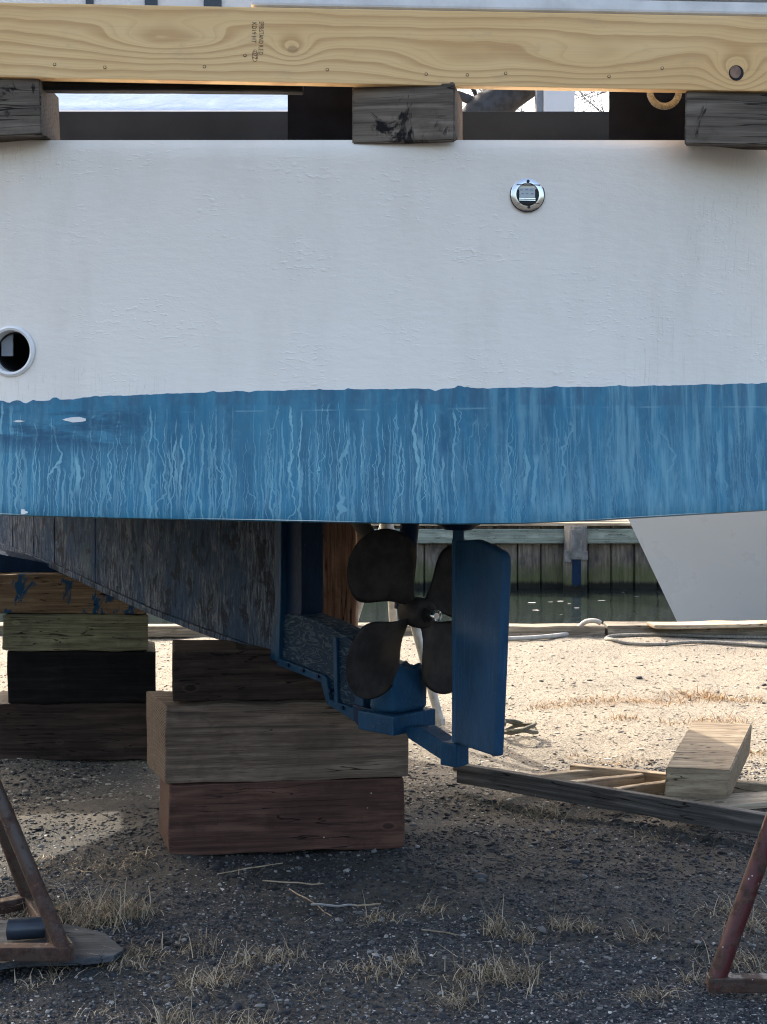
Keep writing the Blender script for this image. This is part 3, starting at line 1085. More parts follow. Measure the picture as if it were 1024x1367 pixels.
# round chrome fitting
c, n, rt, up = disc_frame(704, 260)
S2 = c.y / F
ft = lathe('deck_light', c, n, rt, up, [(22.5 * S2, 0.0), (22.5 * S2, 0.003), (21 * S2, 0.006), (15.5 * S2, 0.007), (14.5 * S2, 0.004), (14.3 * S2, -0.001)], MAT['chrome'], boat)
ft['label'] = 'round chrome light fitting with rectangular lens'
lathe('gasket', c, n, rt, up, [(23.6 * S2, 0.0), (23.6 * S2, 0.0018), (22.0 * S2, 0.0022)], MAT['dark_metal'], ft)
lathe('recess', c, n, rt, up, [(14.6 * S2, 0.0015), (0.0005, 0.0015)], MAT['dark_metal'], ft)


def face_box(name, x0, x1, y0, y1, d0, d1, m, parent):
    bm = bmesh.new()
    vs = []
    for (a, b) in ((x0, y0), (x1, y0), (x1, y1), (x0, y1)):
        for d in (d0, d1):
            vs.append(bm.verts.new(c + rt * (a * S2) - up * (b * S2) + n * d))
    for q in ((0, 2, 4, 6), (1, 7, 5, 3), (0, 1, 3, 2), (2, 3, 5, 4), (4, 5, 7, 6), (6, 7, 1, 0)):
        bm.faces.new([vs[i] for i in q])
    return boat_child(from_bm(name, bm, m), parent)


face_box('lens', -11, 10, -9, 4, 0.001, 0.005, MAT['lamp_lens'], ft)
face_box('lens_frame', -11.5, 10.5, 4.6, 6.0, 0.001, 0.006, MAT['chrome'], ft)
face_box('lens_frame', -11.5, 10.5, 7.0, 8.2, 0.001, 0.006, MAT['chrome'], ft)
for (a, b) in ((-8.5, -6), (5, -6), (-7, -1), (6.2, -1), (-1, -1), (-1.2, -6.5)):
    face_box('lens_mark', a - 1.6, a + 1.8, b - 0.6, b + 0.6, 0.004, 0.0056, MAT['grey_plastic'], ft)
face_box('upper_trim', -15, 17, -13.2, -12.2, 0.004, 0.0078, MAT['dark_metal'], ft)
face_box('lower_trim', -14, 16, 11.3, 12.2, 0.004, 0.0078, MAT['dark_metal'], ft)
for (a, b) in ((0.5, -17.5), (1.5, 17.0)):
    sc_ = boat_child(from_py('screw', *tube_data([c + rt * a * S2 - up * b * S2, c + rt * a * S2 - up * b * S2 + n * 0.0085], 2.1 * S2, 12), MAT['dark_metal']), ft)

# cabin forward, its after face under plastic film, and the dark coaming board on deck
cabin = boat_child(from_bm('cabin', box_bm(1.62, 1.4, 0.90, 0.02), MAT['gelcoat'], loc=(-1.25, 8.15, 2.62)))
wv_, wf_ = [], []
for i in range(41):
    for j in range(9):
        a, b = i / 40, j / 8
        xx = -2.08 + 1.66 * a
        zz = 3.53 + 0.46 * b
        yy = 7.42 + 0.40 * b + 0.018 * mnoise.noise(Vector((xx * 4, b * 3, 1))) + (0.05 * max(0, 0.16 - a) / 0.16)
        wv_.append((xx, yy, zz))
for i in range(40):
    for j in range(8):
        wf_.append((i * 9 + j, (i + 1) * 9 + j, (i + 1) * 9 + j + 1, i * 9 + j + 1))
wrp = from_py('plastic_wrap', wv_, wf_, MAT['wrap'], smooth=True)
boat_child(wrp, cabin)
sol = wrp.modifiers.new('thick', 'SOLIDIFY')
sol.thickness = 0.01
led = boat_child(from_bm('ledge', box_bm(1.72, 0.10, 0.022, 0.004), MAT['steel_white'], loc=(-1.25, 7.40, 3.508)), cabin)
top = boat_child(from_bm('wheelhouse', box_bm(1.9, 0.9, 1.10, 0.02), MAT['gelcoat'], loc=(-1.35, 8.45, 3.52)), cabin)
for k in range(3):
    boat_child(from_bm('window', box_bm(0.045 + 0.03 * k, 0.02, 0.30, 0.004), MAT['glass'], loc=(-1.72 + 0.36 * k, 7.99, 4.24)), cabin)
boat_child(from_bm('coaming', box_bm(3.0, 0.035, 0.270, 0.004), MAT['coaming'], loc=(-0.1, 4.92, 2.645)))


# deadwood and keel
def plane_poly(name, pix, thick, m, parent, off=0.0, bevel=0.004, side=-1):
    """outline given by where its port face is seen; thickness goes to starboard"""
    pts = [K(a, b, off) for a, b in pix]
    o = bevel_poly_prism(name, pts, SX, thick, m, None, bevel, centre=False)
    return boat_child(o, parent)


# planks of the deadwood, butted, each its own
edge_low = [(-60, 706), (0, 733), (75, 762), (130, 788), (200, 820), (260, 843), (330, 868), (372, 883)]
cuts = [-60, 17, 45, 73, 127, 368]
for a, b in zip(cuts, cuts[1:]):
    lo = [(x_, y_) for x_, y_ in edge_low if a < x_ < b]
    g = 0.35
    yl = lambda x_: lerp(x_, edge_low) - 7
    pix = [(a + g, 655), (b - g, 655), (b - g, yl(b))] + [(x_, y_ - 7) for x_, y_ in reversed(lo)] + [(a + g, yl(a))]
    plane_poly('deadwood_plank', pix, 0.13, MAT['deadwood'], boat, 0.003 * rng.random(), 0.003)
pix = [(x_, y_ - 8) for x_, y_ in edge_low] + [(x_, y_) for x_, y_ in reversed(edge_low)]
plane_poly('keel_shoe', pix, 0.16, MAT['deadwood'], boat, -0.014, 0.003)
plane_poly('stern_post', [(366, 655), (376, 655), (375, 800), (372, 884), (360, 880), (367, 800)], 0.15, MAT['blue'], boat, -0.018, 0.004)
plane_poly('stern_panel', [(375, 655), (403, 655), (403, 812), (402, 824), (374, 822)], 0.11, MAT['blue_deep'], boat, 0.01, 0.004)
plane_poly('skeg', [(374, 818), (400, 821), (430, 832), (452, 843), (476, 858), (486, 880), (490, 930), (470, 944), (438, 940), (430, 908), (372, 884)], 0.12, MAT['crazed'], boat, 0.0, 0.006)
plane_poly('skeg_shoe', [(370, 878), (430, 901), (436, 905), (440, 934), (474, 946), (478, 966), (436, 940), (428, 911), (370, 888)], 0.16, MAT['blue'], boat, -0.016, 0.003)
plane_poly('skeg_strap', [(444, 850), (449, 852), (451, 944), (446, 942)], 0.15, MAT['blue'], boat, -0.012, 0.003)
plane_poly('skeg_strap', [(478, 900), (486, 900), (484, 968), (470, 962)], 0.17, MAT['blue'], boat, -0.022, 0.003)
# anode block: lumpy casting on a shelf
c = K(531, 948, 0.06)
bm = bmesh.new()
bmesh.ops.create_cube(bm, size=1)
for v in bm.verts:
    v.co = Vector((v.co.x * 0.19, v.co.y * 0.15, (v.co.z + 0.5) * 0.175))
bmesh.ops.bevel(bm, geom=list(bm.edges), offset=0.03, segments=4, profile=0.5, affect='EDGES')
bmesh.ops.subdivide_edges(bm, edges=list(bm.edges), cuts=2, use_grid_fill=True)
for v in bm.verts:
    v.co += Vector(mnoise.noise_vector(v.co * 16)) * 0.012 + Vector(mnoise.noise_vector(v.co * 50)) * 0.004
    if v.co.z > 0.14:
        v.co.z += 0.03 * mnoise.noise(v.co * 28)
an = from_bm('heel_casting', bm, MAT['blue'], smooth=True, loc=c, rot=(0, 0, HEAD + R(8)))
boat_child(an)
pl = from_bm('heel_plate', box_bm(0.235, 0.19, 0.072, 0.006), MAT['blue'], loc=K(530, 972, 0.06), rot=(0, 0, HEAD + R(8)))
boat_child(pl)
plane_poly('heel_bracket', [(470, 940), (500, 948), (500, 972), (480, 972), (472, 962)], 0.15, MAT['blue_deep'], boat, -0.03, 0.004)
plane_poly('rudder_arm', [(538, 970), (562, 972), (596, 994), (596, 1016), (588, 1014), (545, 986)], 0.075, MAT['blue'], boat, 0.02, 0.004)
hb = from_bm('heel_bearing', box_bm(0.075, 0.075, 0.085, 0.006, jit=0.001), MAT['blue'], loc=K(607, 1021, 0.055), rot=(0, 0, HEAD + R(10)))
boat_child(hb)

for (a, b) in ((385, 888), (405, 895), (425, 903), (441, 922), (458, 945)):
    q = K(a, b, -0.018)
    boat_child(tube('bolt', [q + SX * 0.02, q - SX * 0.007], 0.008, MAT['blue_deep'], seg=8))

# rudder
rud = boat_child(bpy.data.objects.new('rudder', None))
COL.objects.link(rud)
rud['label'] = 'blue plate rudder with rounded trailing edge'
RS = K(612, 800, 0.055)
RD = Vector((0.45, -0.893, 0)).normalized()
RN = Vector((RD.y, -RD.x, 0))


def RUD(px, py):
    u = (px - CX) / F
    s = (u * RS.y - RS.x) / (RD.x - u * RD.y)
    q = RS + RD * s
    q.z = EYE - (py - HZ) / F * q.y
    return q


def child2(o, par):
    o.parent = par
    o.matrix_parent_inverse = par.matrix_basis.inverted()
    return o


stock_top, stock_bot = RS.copy(), RS.copy()
stock_top.z = 1.54
stock_bot.z = K(607, 995).z
child2(tube('stock', [stock_bot, Vector((RS.x, RS.y, zat(722, RS))), Vector((RS.x, RS.y, zat(718, RS))), stock_top], [0.0235, 0.0235, 0.021, 0.021], MAT['rudder_blue'], seg=20), rud)
bl = bevel_poly_prism('blade', [RUD(609, 722), RUD(640, 720), RUD(658, 728), RUD(674, 737), RUD(677.5, 744), RUD(677.5, 762), RUD(672, 900), RUD(667, 1010), RUD(640, 1001), RUD(609, 990)], RN, 0.040, MAT['rudder_blue'], None, 0.014, 4, smooth=True)
bl.data.set_sharp_from_angle(angle=R(30))
child2(bl, rud)
fl_ = tube_data([Vector((RS.x, RS.y, zat(707, RS))), Vector((RS.x, RS.y, zat(699, RS)))], [0.05, 0.085], 20)
child2(from_py('stock_flange', *fl_, MAT['blue_deep'], smooth=False), rud)

# propeller
prop = boat_child(bpy.data.objects.new('propeller', None))
COL.objects.link(prop)
prop['label'] = 'four bladed dark bronze propeller'
HUB = K(560, 818, 0.06)
AX = (-KX * math.cos(R(3)) + Vector((0, 0, 1)) * -math.sin(R(3))).normalized()      # pointing aft
AV = (-SX)                                                                        # to port (image left)
AU = AX.cross(AV).normalized()
if AU.z < 0:
    AU = -AU
PR, PITCH = 0.395, 0.24
HAND = 1.0


def blade(name, ang):
    nr_, nc_ = 26, 17
    v, f = [], []
    for side in (1, -1):
        for i in range(nr_ + 1):
            a = math.sin(i / nr_ * math.pi / 2)
            r_ = 0.045 + (PR - 0.045) * a
            s = a
            st_ = max(0.0, min(1.0, (s - 0.02) / 0.68))
            st_ = st_ * st_ * (3 - 2 * st_)
            wdt = 0.335 * (0.20 + 0.80 * st_) * math.sqrt(max(0.0, 1 - max(0.0, (s - 0.60) / 0.40) ** 2.2))
            phi = math.atan2(PITCH, 2 * math.pi * max(r_, 0.10))
            skew = -0.035 * (a ** 2)
            th = 0.016 * (1 - a) + 0.0045
            for j in range(nc_ + 1):
                b = j / nc_ * 2 - 1
                cpos = b * wdt / 2 + skew
                dth = cpos * math.cos(phi) / max(r_, 0.09)
                axl = cpos * math.sin(phi) * HAND
                tck = th * (1 - b * b) ** 0.5 * side * 0.5
                an_ = ang + dth
                rad = AV * math.cos(an_) + AU * math.sin(an_)
                v.append(HUB + rad * r_ + AX * (axl - 0.02 + tck) )
    n = (nr_ + 1) * (nc_ + 1)
    for s in (0, 1):
        for i in range(nr_):
            for j in range(nc_):
                q = (s * n + i * (nc_ + 1) + j, s * n + i * (nc_ + 1) + j + 1, s * n + (i + 1) * (nc_ + 1) + j + 1, s * n + (i + 1) * (nc_ + 1) + j)
                f.append(q if s == 0 else tuple(reversed(q)))
    o = from_py(name, v, f, MAT['bronze'], smooth=True)
    bm = bmesh.new()
    bm.from_mesh(o.data)
    bmesh.ops.remove_doubles(bm, verts=bm.verts, dist=0.0006)
    bmesh.ops.recalc_face_normals(bm, faces=bm.faces)
    bm.to_mesh(o.data)
    bm.free()
    return child2(o, prop)


for ang in (R(50), R(-38), R(-128), R(160)):
    blade('blade', ang)
hubp = [HUB + AX * d for d in (-0.075, -0.065, -0.02, 0.025, 0.04, 0.045)]
child2(tube('hub', hubp, [0.046, 0.054, 0.058, 0.057, 0.052, 0.044], MAT['bronze'], seg=32), prop)
child2(tube('nut', [HUB + AX * 0.040, HUB + AX * 0.062], 0.030, MAT['dark_metal'], seg=6), prop)
child2(tube('nut', [HUB + AX * 0.062, HUB + AX * 0.080], 0.025, MAT['dark_metal'], seg=6), prop)
child2(tube('shaft_end', [HUB + AX * 0.075, HUB + AX * 0.094, HUB + AX * 0.098], [0.017, 0.017, 0.014], MAT['chrome'], seg=20), prop)
pin = []
for k in range(26):
    a = k / 25 * 5.4 + 1.0
    rr0 = 0.024 - 0.011 * (k / 25)
    pin.append(HUB + AX * 0.101 + (AV * math.cos(a) + AU * math.sin(a)) * rr0)
child2(tube('cotter_pin', pin, 0.0030, MAT['chrome'], seg=6), prop)
s_top = P(455, 690, 5.30)
s_top.z = 1.53
shaft = boat_child(tube('shaft_tube', [HUB - AX * 0.06, HUB.lerp(s_top, 0.5) - Vector((0, 0, 0.0)), s_top], [0.026, 0.030, 0.034], plain('strut_bronze', (0.085, 0.072, 0.062), 0.6, 0.0, spec=0.15), seg=16))
stc = HUB - AX * 0.10
s_top2 = P(550, 690, stc.y + 0.02)
s_top2.z = 1.53
boat_child(tube('strut_arm', [stc, s_top2], [0.034, 0.038], MAT['blue_deep'], seg=14))

# ------------------------------------------------------------------ blocking under the keel
def timber(name, px0, px1, Y, z0, z1, depth, mat, yaw, label, seed, skew0=0.0, skew1=0.0, group=None, jit=0.009, bevel=0.010, groove=None):
    x0, x1 = (px0 - CX) / F * Y, (px1 - CX) / F * Y
    L = (x1 - x0) / math.cos(yaw)
    bm = box_bm(L, depth, z1 - z0 - 0.003, bevel, 2, 16, jit, seed, skew0, skew1)
    cx_ = (x0 + x1) / 2
    # centre of the front face sits at Y
    o = from_bm(name, bm, MAT[mat], loc=(cx_ - math.sin(yaw) * depth / 2, Y + math.cos(yaw) * depth / 2, z0 + 0.001), rot=(0, 0, yaw))
    tag(o, label, 'timber block', group)
    return o


gF, gB = 'timbers in the stack under the skeg', 'timbers in the stack farther forward under the keel'
yw = R(7)
timber('timber_block', 229, 540, 5.76, 0.0, 0.300, 0.34, 'timber_red', yw, 'reddish brown timber block at the bottom of the near stack under the skeg', 1, -0.055, 0.0, gF)
timber('timber_block', 224, 546, 5.76, 0.300, 0.632, 0.36, 'timber_grey', R(6.5), 'thick grey brown timber, middle of the near stack under the skeg', 2, -0.10, 0.0, gF)
timber('timber_block', 231, 452, 5.80, 0.632, 0.852, 0.32, 'timber_dark', R(5), 'dark thinner timber on top of the near stack, touching the skeg', 3, -0.02, 0.0, gF)
timber('timber_block', -30, 206, 7.46, 0.0, 0.312, 0.42, 'timber_dark', R(2), 'dark timber lying on the gravel at the bottom of the left stack', 4, 0.0, 0.0, gB)
timber('timber_block', 10, 208, 7.46, 0.312, 0.597, 0.40, 'timber_black', R(1), 'black tarred timber, second from the ground in the left stack', 5, 0.0, -0.07, gB)
timber('timber_block', 3, 197, 7.45, 0.597, 0.803, 0.42, 'timber_green', R(1), 'greenish treated timber with paint marks in the left stack', 6, 0.0, -0.08, gB)
timber('timber_block', -330, 194, 7.45, 0.803, 1.018, 0.80, 'timber_tan', R(0.5), 'tan timber smeared with blue paint on top of the left stack', 7, 0.0, 0.0, gB, bevel=0.012)
bm = bmesh.new()
wq = [(-2.22, 1.019), (-1.80, 1.019), (-1.80, 1.055), (-2.22, 1.135)]
va = [bm.verts.new((a, 7.58, b)) for a, b in wq]
vb = [bm.verts.new((a, 7.80, b)) for a, b in wq]
bm.faces.new(va)
bm.faces.new(list(reversed(vb)))
for i in range(4):
    bm.faces.new((va[i], vb[i], vb[(i + 1) % 4], va[(i + 1) % 4]))
wd = from_bm('wedge', bm, MAT['blue_deep'])
tag(wd, 'dark blue painted wedge between the left stack and the keel', 'wedge')
# knot on the middle timber
kc = P(487, 1012, 5.80)

# brown shore post and pale board behind the stern
post = from_bm('shore_post', box_bm(1.47, 0.17, 0.19, 0.012, 2, 16, 0.010, 21), MAT['plank_brown'])
post.rotation_euler = (0, R(-90), 0)
pc = P(449, 760, 6.5)
post.location = (pc.x + 0.095, 6.6, 0.735)
tag(post, 'rough reddish brown wooden post standing behind the skeg', 'post')
bd = from_bm('pale_board', box_bm(0.72, 0.03, 0.07, 0.003, 1, 6, 0.002, 5), MAT['timber_pale'])
bd.rotation_euler = (0, R(-90), 0)
bd.location = (P(479, 760, 6.8).x + 0.02, 6.78, 1.42)
tag(bd, 'narrow pale board standing against the brown post', 'board')

# ------------------------------------------------------------------ stands
def tripod(name, apex, feet, m, rad, label, group, pads=True, screw_to=None, ring=True, foot_mat=None, bars=None):
    t = empty(name, (apex.x, apex.y, 0))
    tag(t, label, 'stand', group)
    inv = Matrix.Translation(-Vector((apex.x, apex.y, 0)))

    def ch(o):
        o.parent = t
        o.matrix_parent_inverse = inv
        return o
    for ft_ in feet:
        ft_ = Vector(ft_)
        d = (apex - ft_).normalized()
        ch(tube('leg', [ft_ + d * 0.0, apex - Vector((0, 0, 0.02))], rad, m, seg=16))
    ch(tube('collar', [apex + Vector((0, 0, -0.12)), apex + Vector((0, 0, 0.06))], rad * 1.5, m, seg=20))
    if screw_to:
        ch(tube('screw_rod', [apex, Vector((apex.x, apex.y, screw_to - 0.03))], rad * 0.75, m, seg=14))
        ch(from_bm('pad', box_bm(0.26, 0.26, 0.03, 0.004), MAT['timber_tan'], loc=(apex.x, apex.y, screw_to - 0.034)))
    if ring:
        n = len(feet)
        for i, j in (bars or [(0, 1), (1, 2), (2, 0)]):
            a, b = Vector(feet[i]), Vector(feet[j])
            a2, b2 = a.copy(), b.copy()
            a2.z += 0.012
            b2.z += 0.012
            ch(bar('foot_bar', a2, b2, 0.05, 0.045, foot_mat or m))
    return t


def bar(name, a, b, w, h, m):
    d = (b - a)
    L = d.length
    o = from_bm(name, box_bm(L + w * 0.8, w, h, 0.004), m)
    o.location = (a + b) / 2 - Vector((0, 0, h / 2))
    o.rotation_euler = (0, -math.asin(d.z / L) if L else 0, math.atan2(d.y, d.x))
    return o


gS = 'rusty boat stands at the stern'
fr = G(953, 1332, 0.0)
tripod('boat_stand', Vector((1.50, 4.42, 1.18)), [(fr.x, fr.y, 0.035), (2.0, 4.20, 0.035), (1.72, 4.98, 0.035)], MAT['rust_red'], 0.028, 'rusty red tubular boat stand at the right edge, leg leaning right', gS, screw_to=1.50, bars=[(0, 1), (1, 2)], foot_mat=MAT['rust_brown'])
fl0 = G(88, 1278, 0.055)
tripod('boat_stand', Vector((-1.62, 4.72, 1.22)), [(fl0.x, fl0.y, 0.06), (-1.95, 4.42, 0.06), (-1.30, 5.02, 0.03)], MAT['rust_brown'], 0.0245, 'rusty brown tubular boat stand on plywood at the left edge', gS, screw_to=1.50)
# plywood pad, with a rounded corner, under the left stand
pp = [G(-150, 1320), G(30, 1296), G(110, 1294), G(152, 1289), G(166, 1281), G(140, 1258), G(95, 1247), G(40, 1240), G(-150, 1240)]
ply = bevel_poly_prism('plywood_pad', [Vector((q.x, q.y, 0.012)) for q in pp], (0, 0, 1), 0.022, MAT['ply'], None, 0.003, centre=False)
tag(ply, 'weathered plywood pad on the gravel under the left stand', 'plywood')
cyl = tube('dark_tube', [P(12, 1262, 4.62), P(16, 1262, 4.62), P(76, 1258, 4.66)], 0.036, MAT['bottle'], seg=24)
cyl.location.z = -(min((cyl.matrix_world @ v.co).z for v in cyl.data.vertices) - 0.036)
tag(cyl, 'short dark blue grey tube lying on the plywood beside the left stand', 'tube')

# pale galvanised stand behind the propeller
tripod('boat_stand', Vector((0.02, 8.45, 1.30)), [tuple(G(588, 968) + Vector((0, 0, 0.01))), tuple(G(560, 966) + Vector((-0.60, 0.35, 0.01))), (0.1, 9.3, 0.01)], MAT['galv'], 0.028, 'pale grey tubular stand in sunlight behind the propeller', 'stands behind the boat', screw_to=1.62)

# ------------------------------------------------------------------ beam on the after deck, its packing blocks, spar and rope
bc = P(512, 112.5, 4.12)
tilt = math.atan((121.5 - 102.5) / 1024)
beam = from_bm('lumber_beam', box_bm(BEAM_L, 0.040, 0.226, 0.003, 2), MAT['pine'])
beam.location = (bc.x, 4.12 + 0.020, bc.z)
beam.rotation_euler = (0, tilt, 0)
tag(beam, 'new yellow pine beam with a grade stamp and knots across the top', 'lumber beam')


def beam_pt(px, py, d=0.0):
    """local coordinates on the beam's front face"""
    q = P(px, py, 4.12)
    v = beam.rotation_euler.to_matrix().inverted() @ (q - Vector(beam.location))
    return Vector((v.x, -0.020 - d, v.z))


for (a, b) in ((73, 86), (140, 90), (273, 89), (327, 74), (437, 93), (569, 99), (624, 100), (675, 98), (813, 102), (884, 91)):
    q = beam_pt(a, b)
    s = tube('screw', [q + Vector((0, 0.004, 0)), q + Vector((0, -0.0012, 0))], 0.0050, MAT['rust_brown'], beam, seg=10)
    tube('screw_head', [q + Vector((0, 0, 0)), q + Vector((0, -0.0018, 0))], 0.0034, MAT['pine'], beam, seg=8)
q = beam_pt(982, 97)
v, f = [], []
for k in range(24):
    a = 2 * math.pi * k / 24
    v.append(q + Vector((0.0225 * math.cos(a) + 0.002, -0.0008, 0.0235 * math.sin(a) - 0.001)))
kd = from_py('knot_rim', v, [tuple(range(24))], MAT['black'], beam)
v = []
for k in range(20):
    a = 2 * math.pi * k / 20
    v.append(q + Vector((0.0165 * math.cos(a) - 0.001, -0.003, 0.0185 * math.sin(a) + 0.001)))
v2 = [p_ + Vector((0, 0.002, 0)) for p_ in v]
kk = from_py('knot', v + v2, [tuple(range(20))] + [(i, (i + 1) % 20, 20 + (i + 1) % 20, 20 + i) for i in range(20)], MAT['timber_tan'] if False else plain('knot_wood', (0.27, 0.16, 0.105), 0.7, var=0.4, nscale=60), beam)


def stamp(txt, px, py, size, stretch=1.0):
    cu = bpy.data.curves.new('stamp', 'FONT')
    cu.body = txt
    cu.size = size
    cu.align_x = 'LEFT'
    cu.resolution_u = 2
    tmp = bpy.data.objects.new('stamp', cu)
    COL.objects.link(tmp)
    dg = bpy.context.evaluated_depsgraph_get()
    dg.update()
    me = bpy.data.meshes.new_from_object(tmp.evaluated_get(dg))
    bpy.data.objects.remove(tmp, do_unlink=True)
    me.materials.clear()
    me.materials.append(MAT['ink'])
    for v in me.vertices:
        x_, y_ = v.co.x, v.co.y
        v.co = Vector((y_ * 1.0, 0, -x_ * stretch))
    o = link(bpy.data.objects.new('grade_stamp', me), beam)
    q = beam_pt(px, py, 0.0006)
    o.location = q
    return o


px_m = 4.12 / F
stamp('SPIB:STAND R.E.D.', 346.0, 28.5, 0.0205, 0.63)
stamp('KD19 HT', 336.5, 29.5, 0.0205, 0.76)
stamp('077', 337.5, 68.5, 0.0185, 0.85)
v, f = [], []
q = beam_pt(340.5, 74.5, 0.0006)
for k in range(28):
    a = 2 * math.pi * k / 28
    for r_ in (1.0, 0.86):
        v.append(q + Vector((0.0088 * r_ * math.cos(a), 0, 0.0185 * r_ ** 0.5 * math.sin(a))))
from_py('grade_stamp', v, [(2 * k, 2 * ((k + 1) % 28), 2 * ((k + 1) % 28) + 1, 2 * k + 1) for k in range(28)], MAT['ink'], beam)


def pack(name, pxl, pxr, Y, z0, z1, depth, mat, yaw, label, lip=0.0, roll=0.0, seed=0, group='packing blocks under the beam', miter=0.0):
    xl, xr = (pxl - CX) / F * Y, (pxr - CX) / F * Y
    L = (xr - xl) / math.cos(yaw)
    if z1 is None:
        z1 = bc.z - math.tan(tilt) * ((xl + xr) / 2) - 0.003
    H = z1 - z0 + (0.010 if yaw or miter else 0.0)
    # side profile with a notch that hooks over the deck edge
    prof = [(0.0, -lip), (0.030, -lip), (0.034, 0.0), (depth, 0.0), (depth, H), (0.0, H)] if lip else [(0, 0), (depth, 0), (depth, H), (0, H)]
    bm = bmesh.new()
    n = len(prof)
    A = [bm.verts.new((miter * y_, y_, z_)) for y_, z_ in prof]
    B = [bm.verts.new((L, y_, z_)) for y_, z_ in prof]
    bm.faces.new(A)
    bm.faces.new(list(reversed(B)))
    for i in range(n):
        bm.faces.new((A[i], B[i], B[(i + 1) % n], A[(i + 1) % n]))
    bmesh.ops.bevel(bm, geom=[e for e in bm.edges if e.calc_length() > 0.02], offset=0.004, segments=2, affect='EDGES')
    o = from_bm(name, bm, MAT[mat], loc=(xl, Y, z0), rot=(0, roll, yaw))
    tag(o, label, 'block', group)
    return o


DZ = 2.656
pack('packing_block', -60, 56, 4.135, DZ, None, 0.24, 'block_grey', R(0), 'curly grained grey block under the left end of the pine beam', 0.012, R(-2.0), 1)
pack('packing_block', 470, 606, 4.163, DZ, None, 0.24, 'block_grey', R(-9), 'black stained grey block under the middle of the pine beam', 0.024, 0.0, 2)
pack('packing_block', 914, 1120, 4.135, DZ, None, 0.20, 'block_grey', R(0), 'grey block with black stains under the right end of the pine beam', 0.030, tilt, 3, miter=0.27)
pack('dark_block', 384, 486, 4.40, DZ, 2.96, 0.14, 'block_dark', 0.0, 'blue black painted block left of the stained middle block', 0.0, 0.0, 4, 'dark painted blocks on the deck')
pack('dark_block', 813, 935, 4.42, DZ, 2.96, 0.14, 'block_dark', 0.0, 'blue black painted block behind the hanging rope', 0.0, 0.0, 5, 'dark painted blocks on the deck', miter=0.2)

bt = from_bm('dark_batten', box_bm(0.80, 0.045, 0.12, 0.004, 1, 8, 0.002, 3), MAT['timber_black'], loc=((P(232, 100, 4.2)).x, 4.192, 2.796), rot=(0, R(0.4), 0))
tag(bt, 'dark batten behind the lower edge of the pine beam at left', 'batten')
# twisted rope loop
rp = []
rc = P(887, 123, 4.36)
v_all = []
for strand in range(3):
    pts = []
    for k in range(121):
        a = 2 * math.pi * k / 120
        ct = Vector((math.cos(a), 0, math.sin(a)))
        tw = a * 13 + strand * 2 * math.pi / 3
        r_ = 0.0455 + 0.0055 * math.cos(tw)
        pts.append(rc + ct * r_ + Vector((0, 0.0055 * math.sin(tw), 0)))
    v_all.append(tube_data(pts, 0.0062, 8, cap=False))
rope = from_py('rope_loop', *merge(v_all), MAT['rope_tan'], smooth=True)
tag(rope, 'tan twisted rope loop hanging below the beam before a dark block', 'rope')

# aluminium spar lying along the beam
prof = []
for k in range(17):
    a = math.pi * 2 * k / 16
    prof.append((0.05 * math.cos(a), 0.065 * math.sin(a)))
sp_v, sp_f = [], []
zs = [0.0, 0.006, 0.012, 0.040, 0.044, 0.048, 0.052, 0.085, 0.090, 0.094, 0.13, 0.15]
ysd = [0.012, 0.002, 0.0, 0.0, 0.022, 0.022, 0.0, 0.0, 0.02, 0.0, 0.002, 0.02]
cr = [(0.016 + b, a) for a, b in zip(zs, ysd)] + [(0.11, 0.15), (0.11, 0.0)]
x0s, x1s = -0.40, 2.2
for xx in (x0s, x1s):
    for (yy, zz) in cr:
        sp_v.append((xx, yy, zz))
nn = len(cr)
for i in range(nn):
    sp_f.append((i, nn + i, nn + (i + 1) % nn, (i + 1) % nn))
sp_f.append(tuple(range(nn - 1, -1, -1)))
sp_f.append(tuple(range(nn, 2 * nn)))
spar = from_py('aluminium_spar', sp_v, sp_f, MAT['alu'])
spar.location = (0, 4.12 - 0.012, bc.z + 0.229)
spar.rotation_euler = (0, tilt, 0)
tag(spar, 'grooved pale aluminium spar lying along the top of the beam', 'spar')

# ------------------------------------------------------------------ frame on the ground and the block on it
frame = empty('ladder_frame', G(700, 1075))
tag(frame, 'grey weathered lumber frame lying flat on the ground at right', 'frame')
finv = Matrix.Translation(-Vector(frame.location))


def fch(o):
    o.parent = frame
    o.matrix_parent_inverse = finv
    return o


def rail(name, a, b, w, h, m, z=0.0, seed=0):
    a, b = Vector((a.x, a.y, z)), Vector((b.x, b.y, z))
    d = b - a
    o = from_bm(name, box_bm(d.length, w, h, 0.003, 1, 8, 0.003, seed), MAT[m])
    o.location = (a + b) / 2
    o.rotation_euler = (0, 0, math.atan2(d.y, d.x))
    return fch(o)


rail('rail', G(613, 1054) + Vector((0, 0.03, 0)), G(1150, 1150) + Vector((0, 0.03, 0)), 0.045, 0.095, 'lumber_grey', 0.030, 1)
rail('rail', G(762, 1042), G(1120, 1078), 0.045, 0.085, 'timber_pale', 0.0, 2)
rail('slat', G(665, 1058), G(800, 1044), 0.04, 0.05, 'timber_pale', 0.02, 3)
rail('slat', G(735, 1068), G(858, 1054), 0.04, 0.05, 'timber_pale', 0.03, 4)
rail('slat', G(800, 1078), G(905, 1062), 0.04, 0.05, 'timber_pale', 0.03, 5)
rail('slat', G(925, 1098), G(1075, 1084), 0.17, 0.03, 'timber_pale', 0.06, 6)

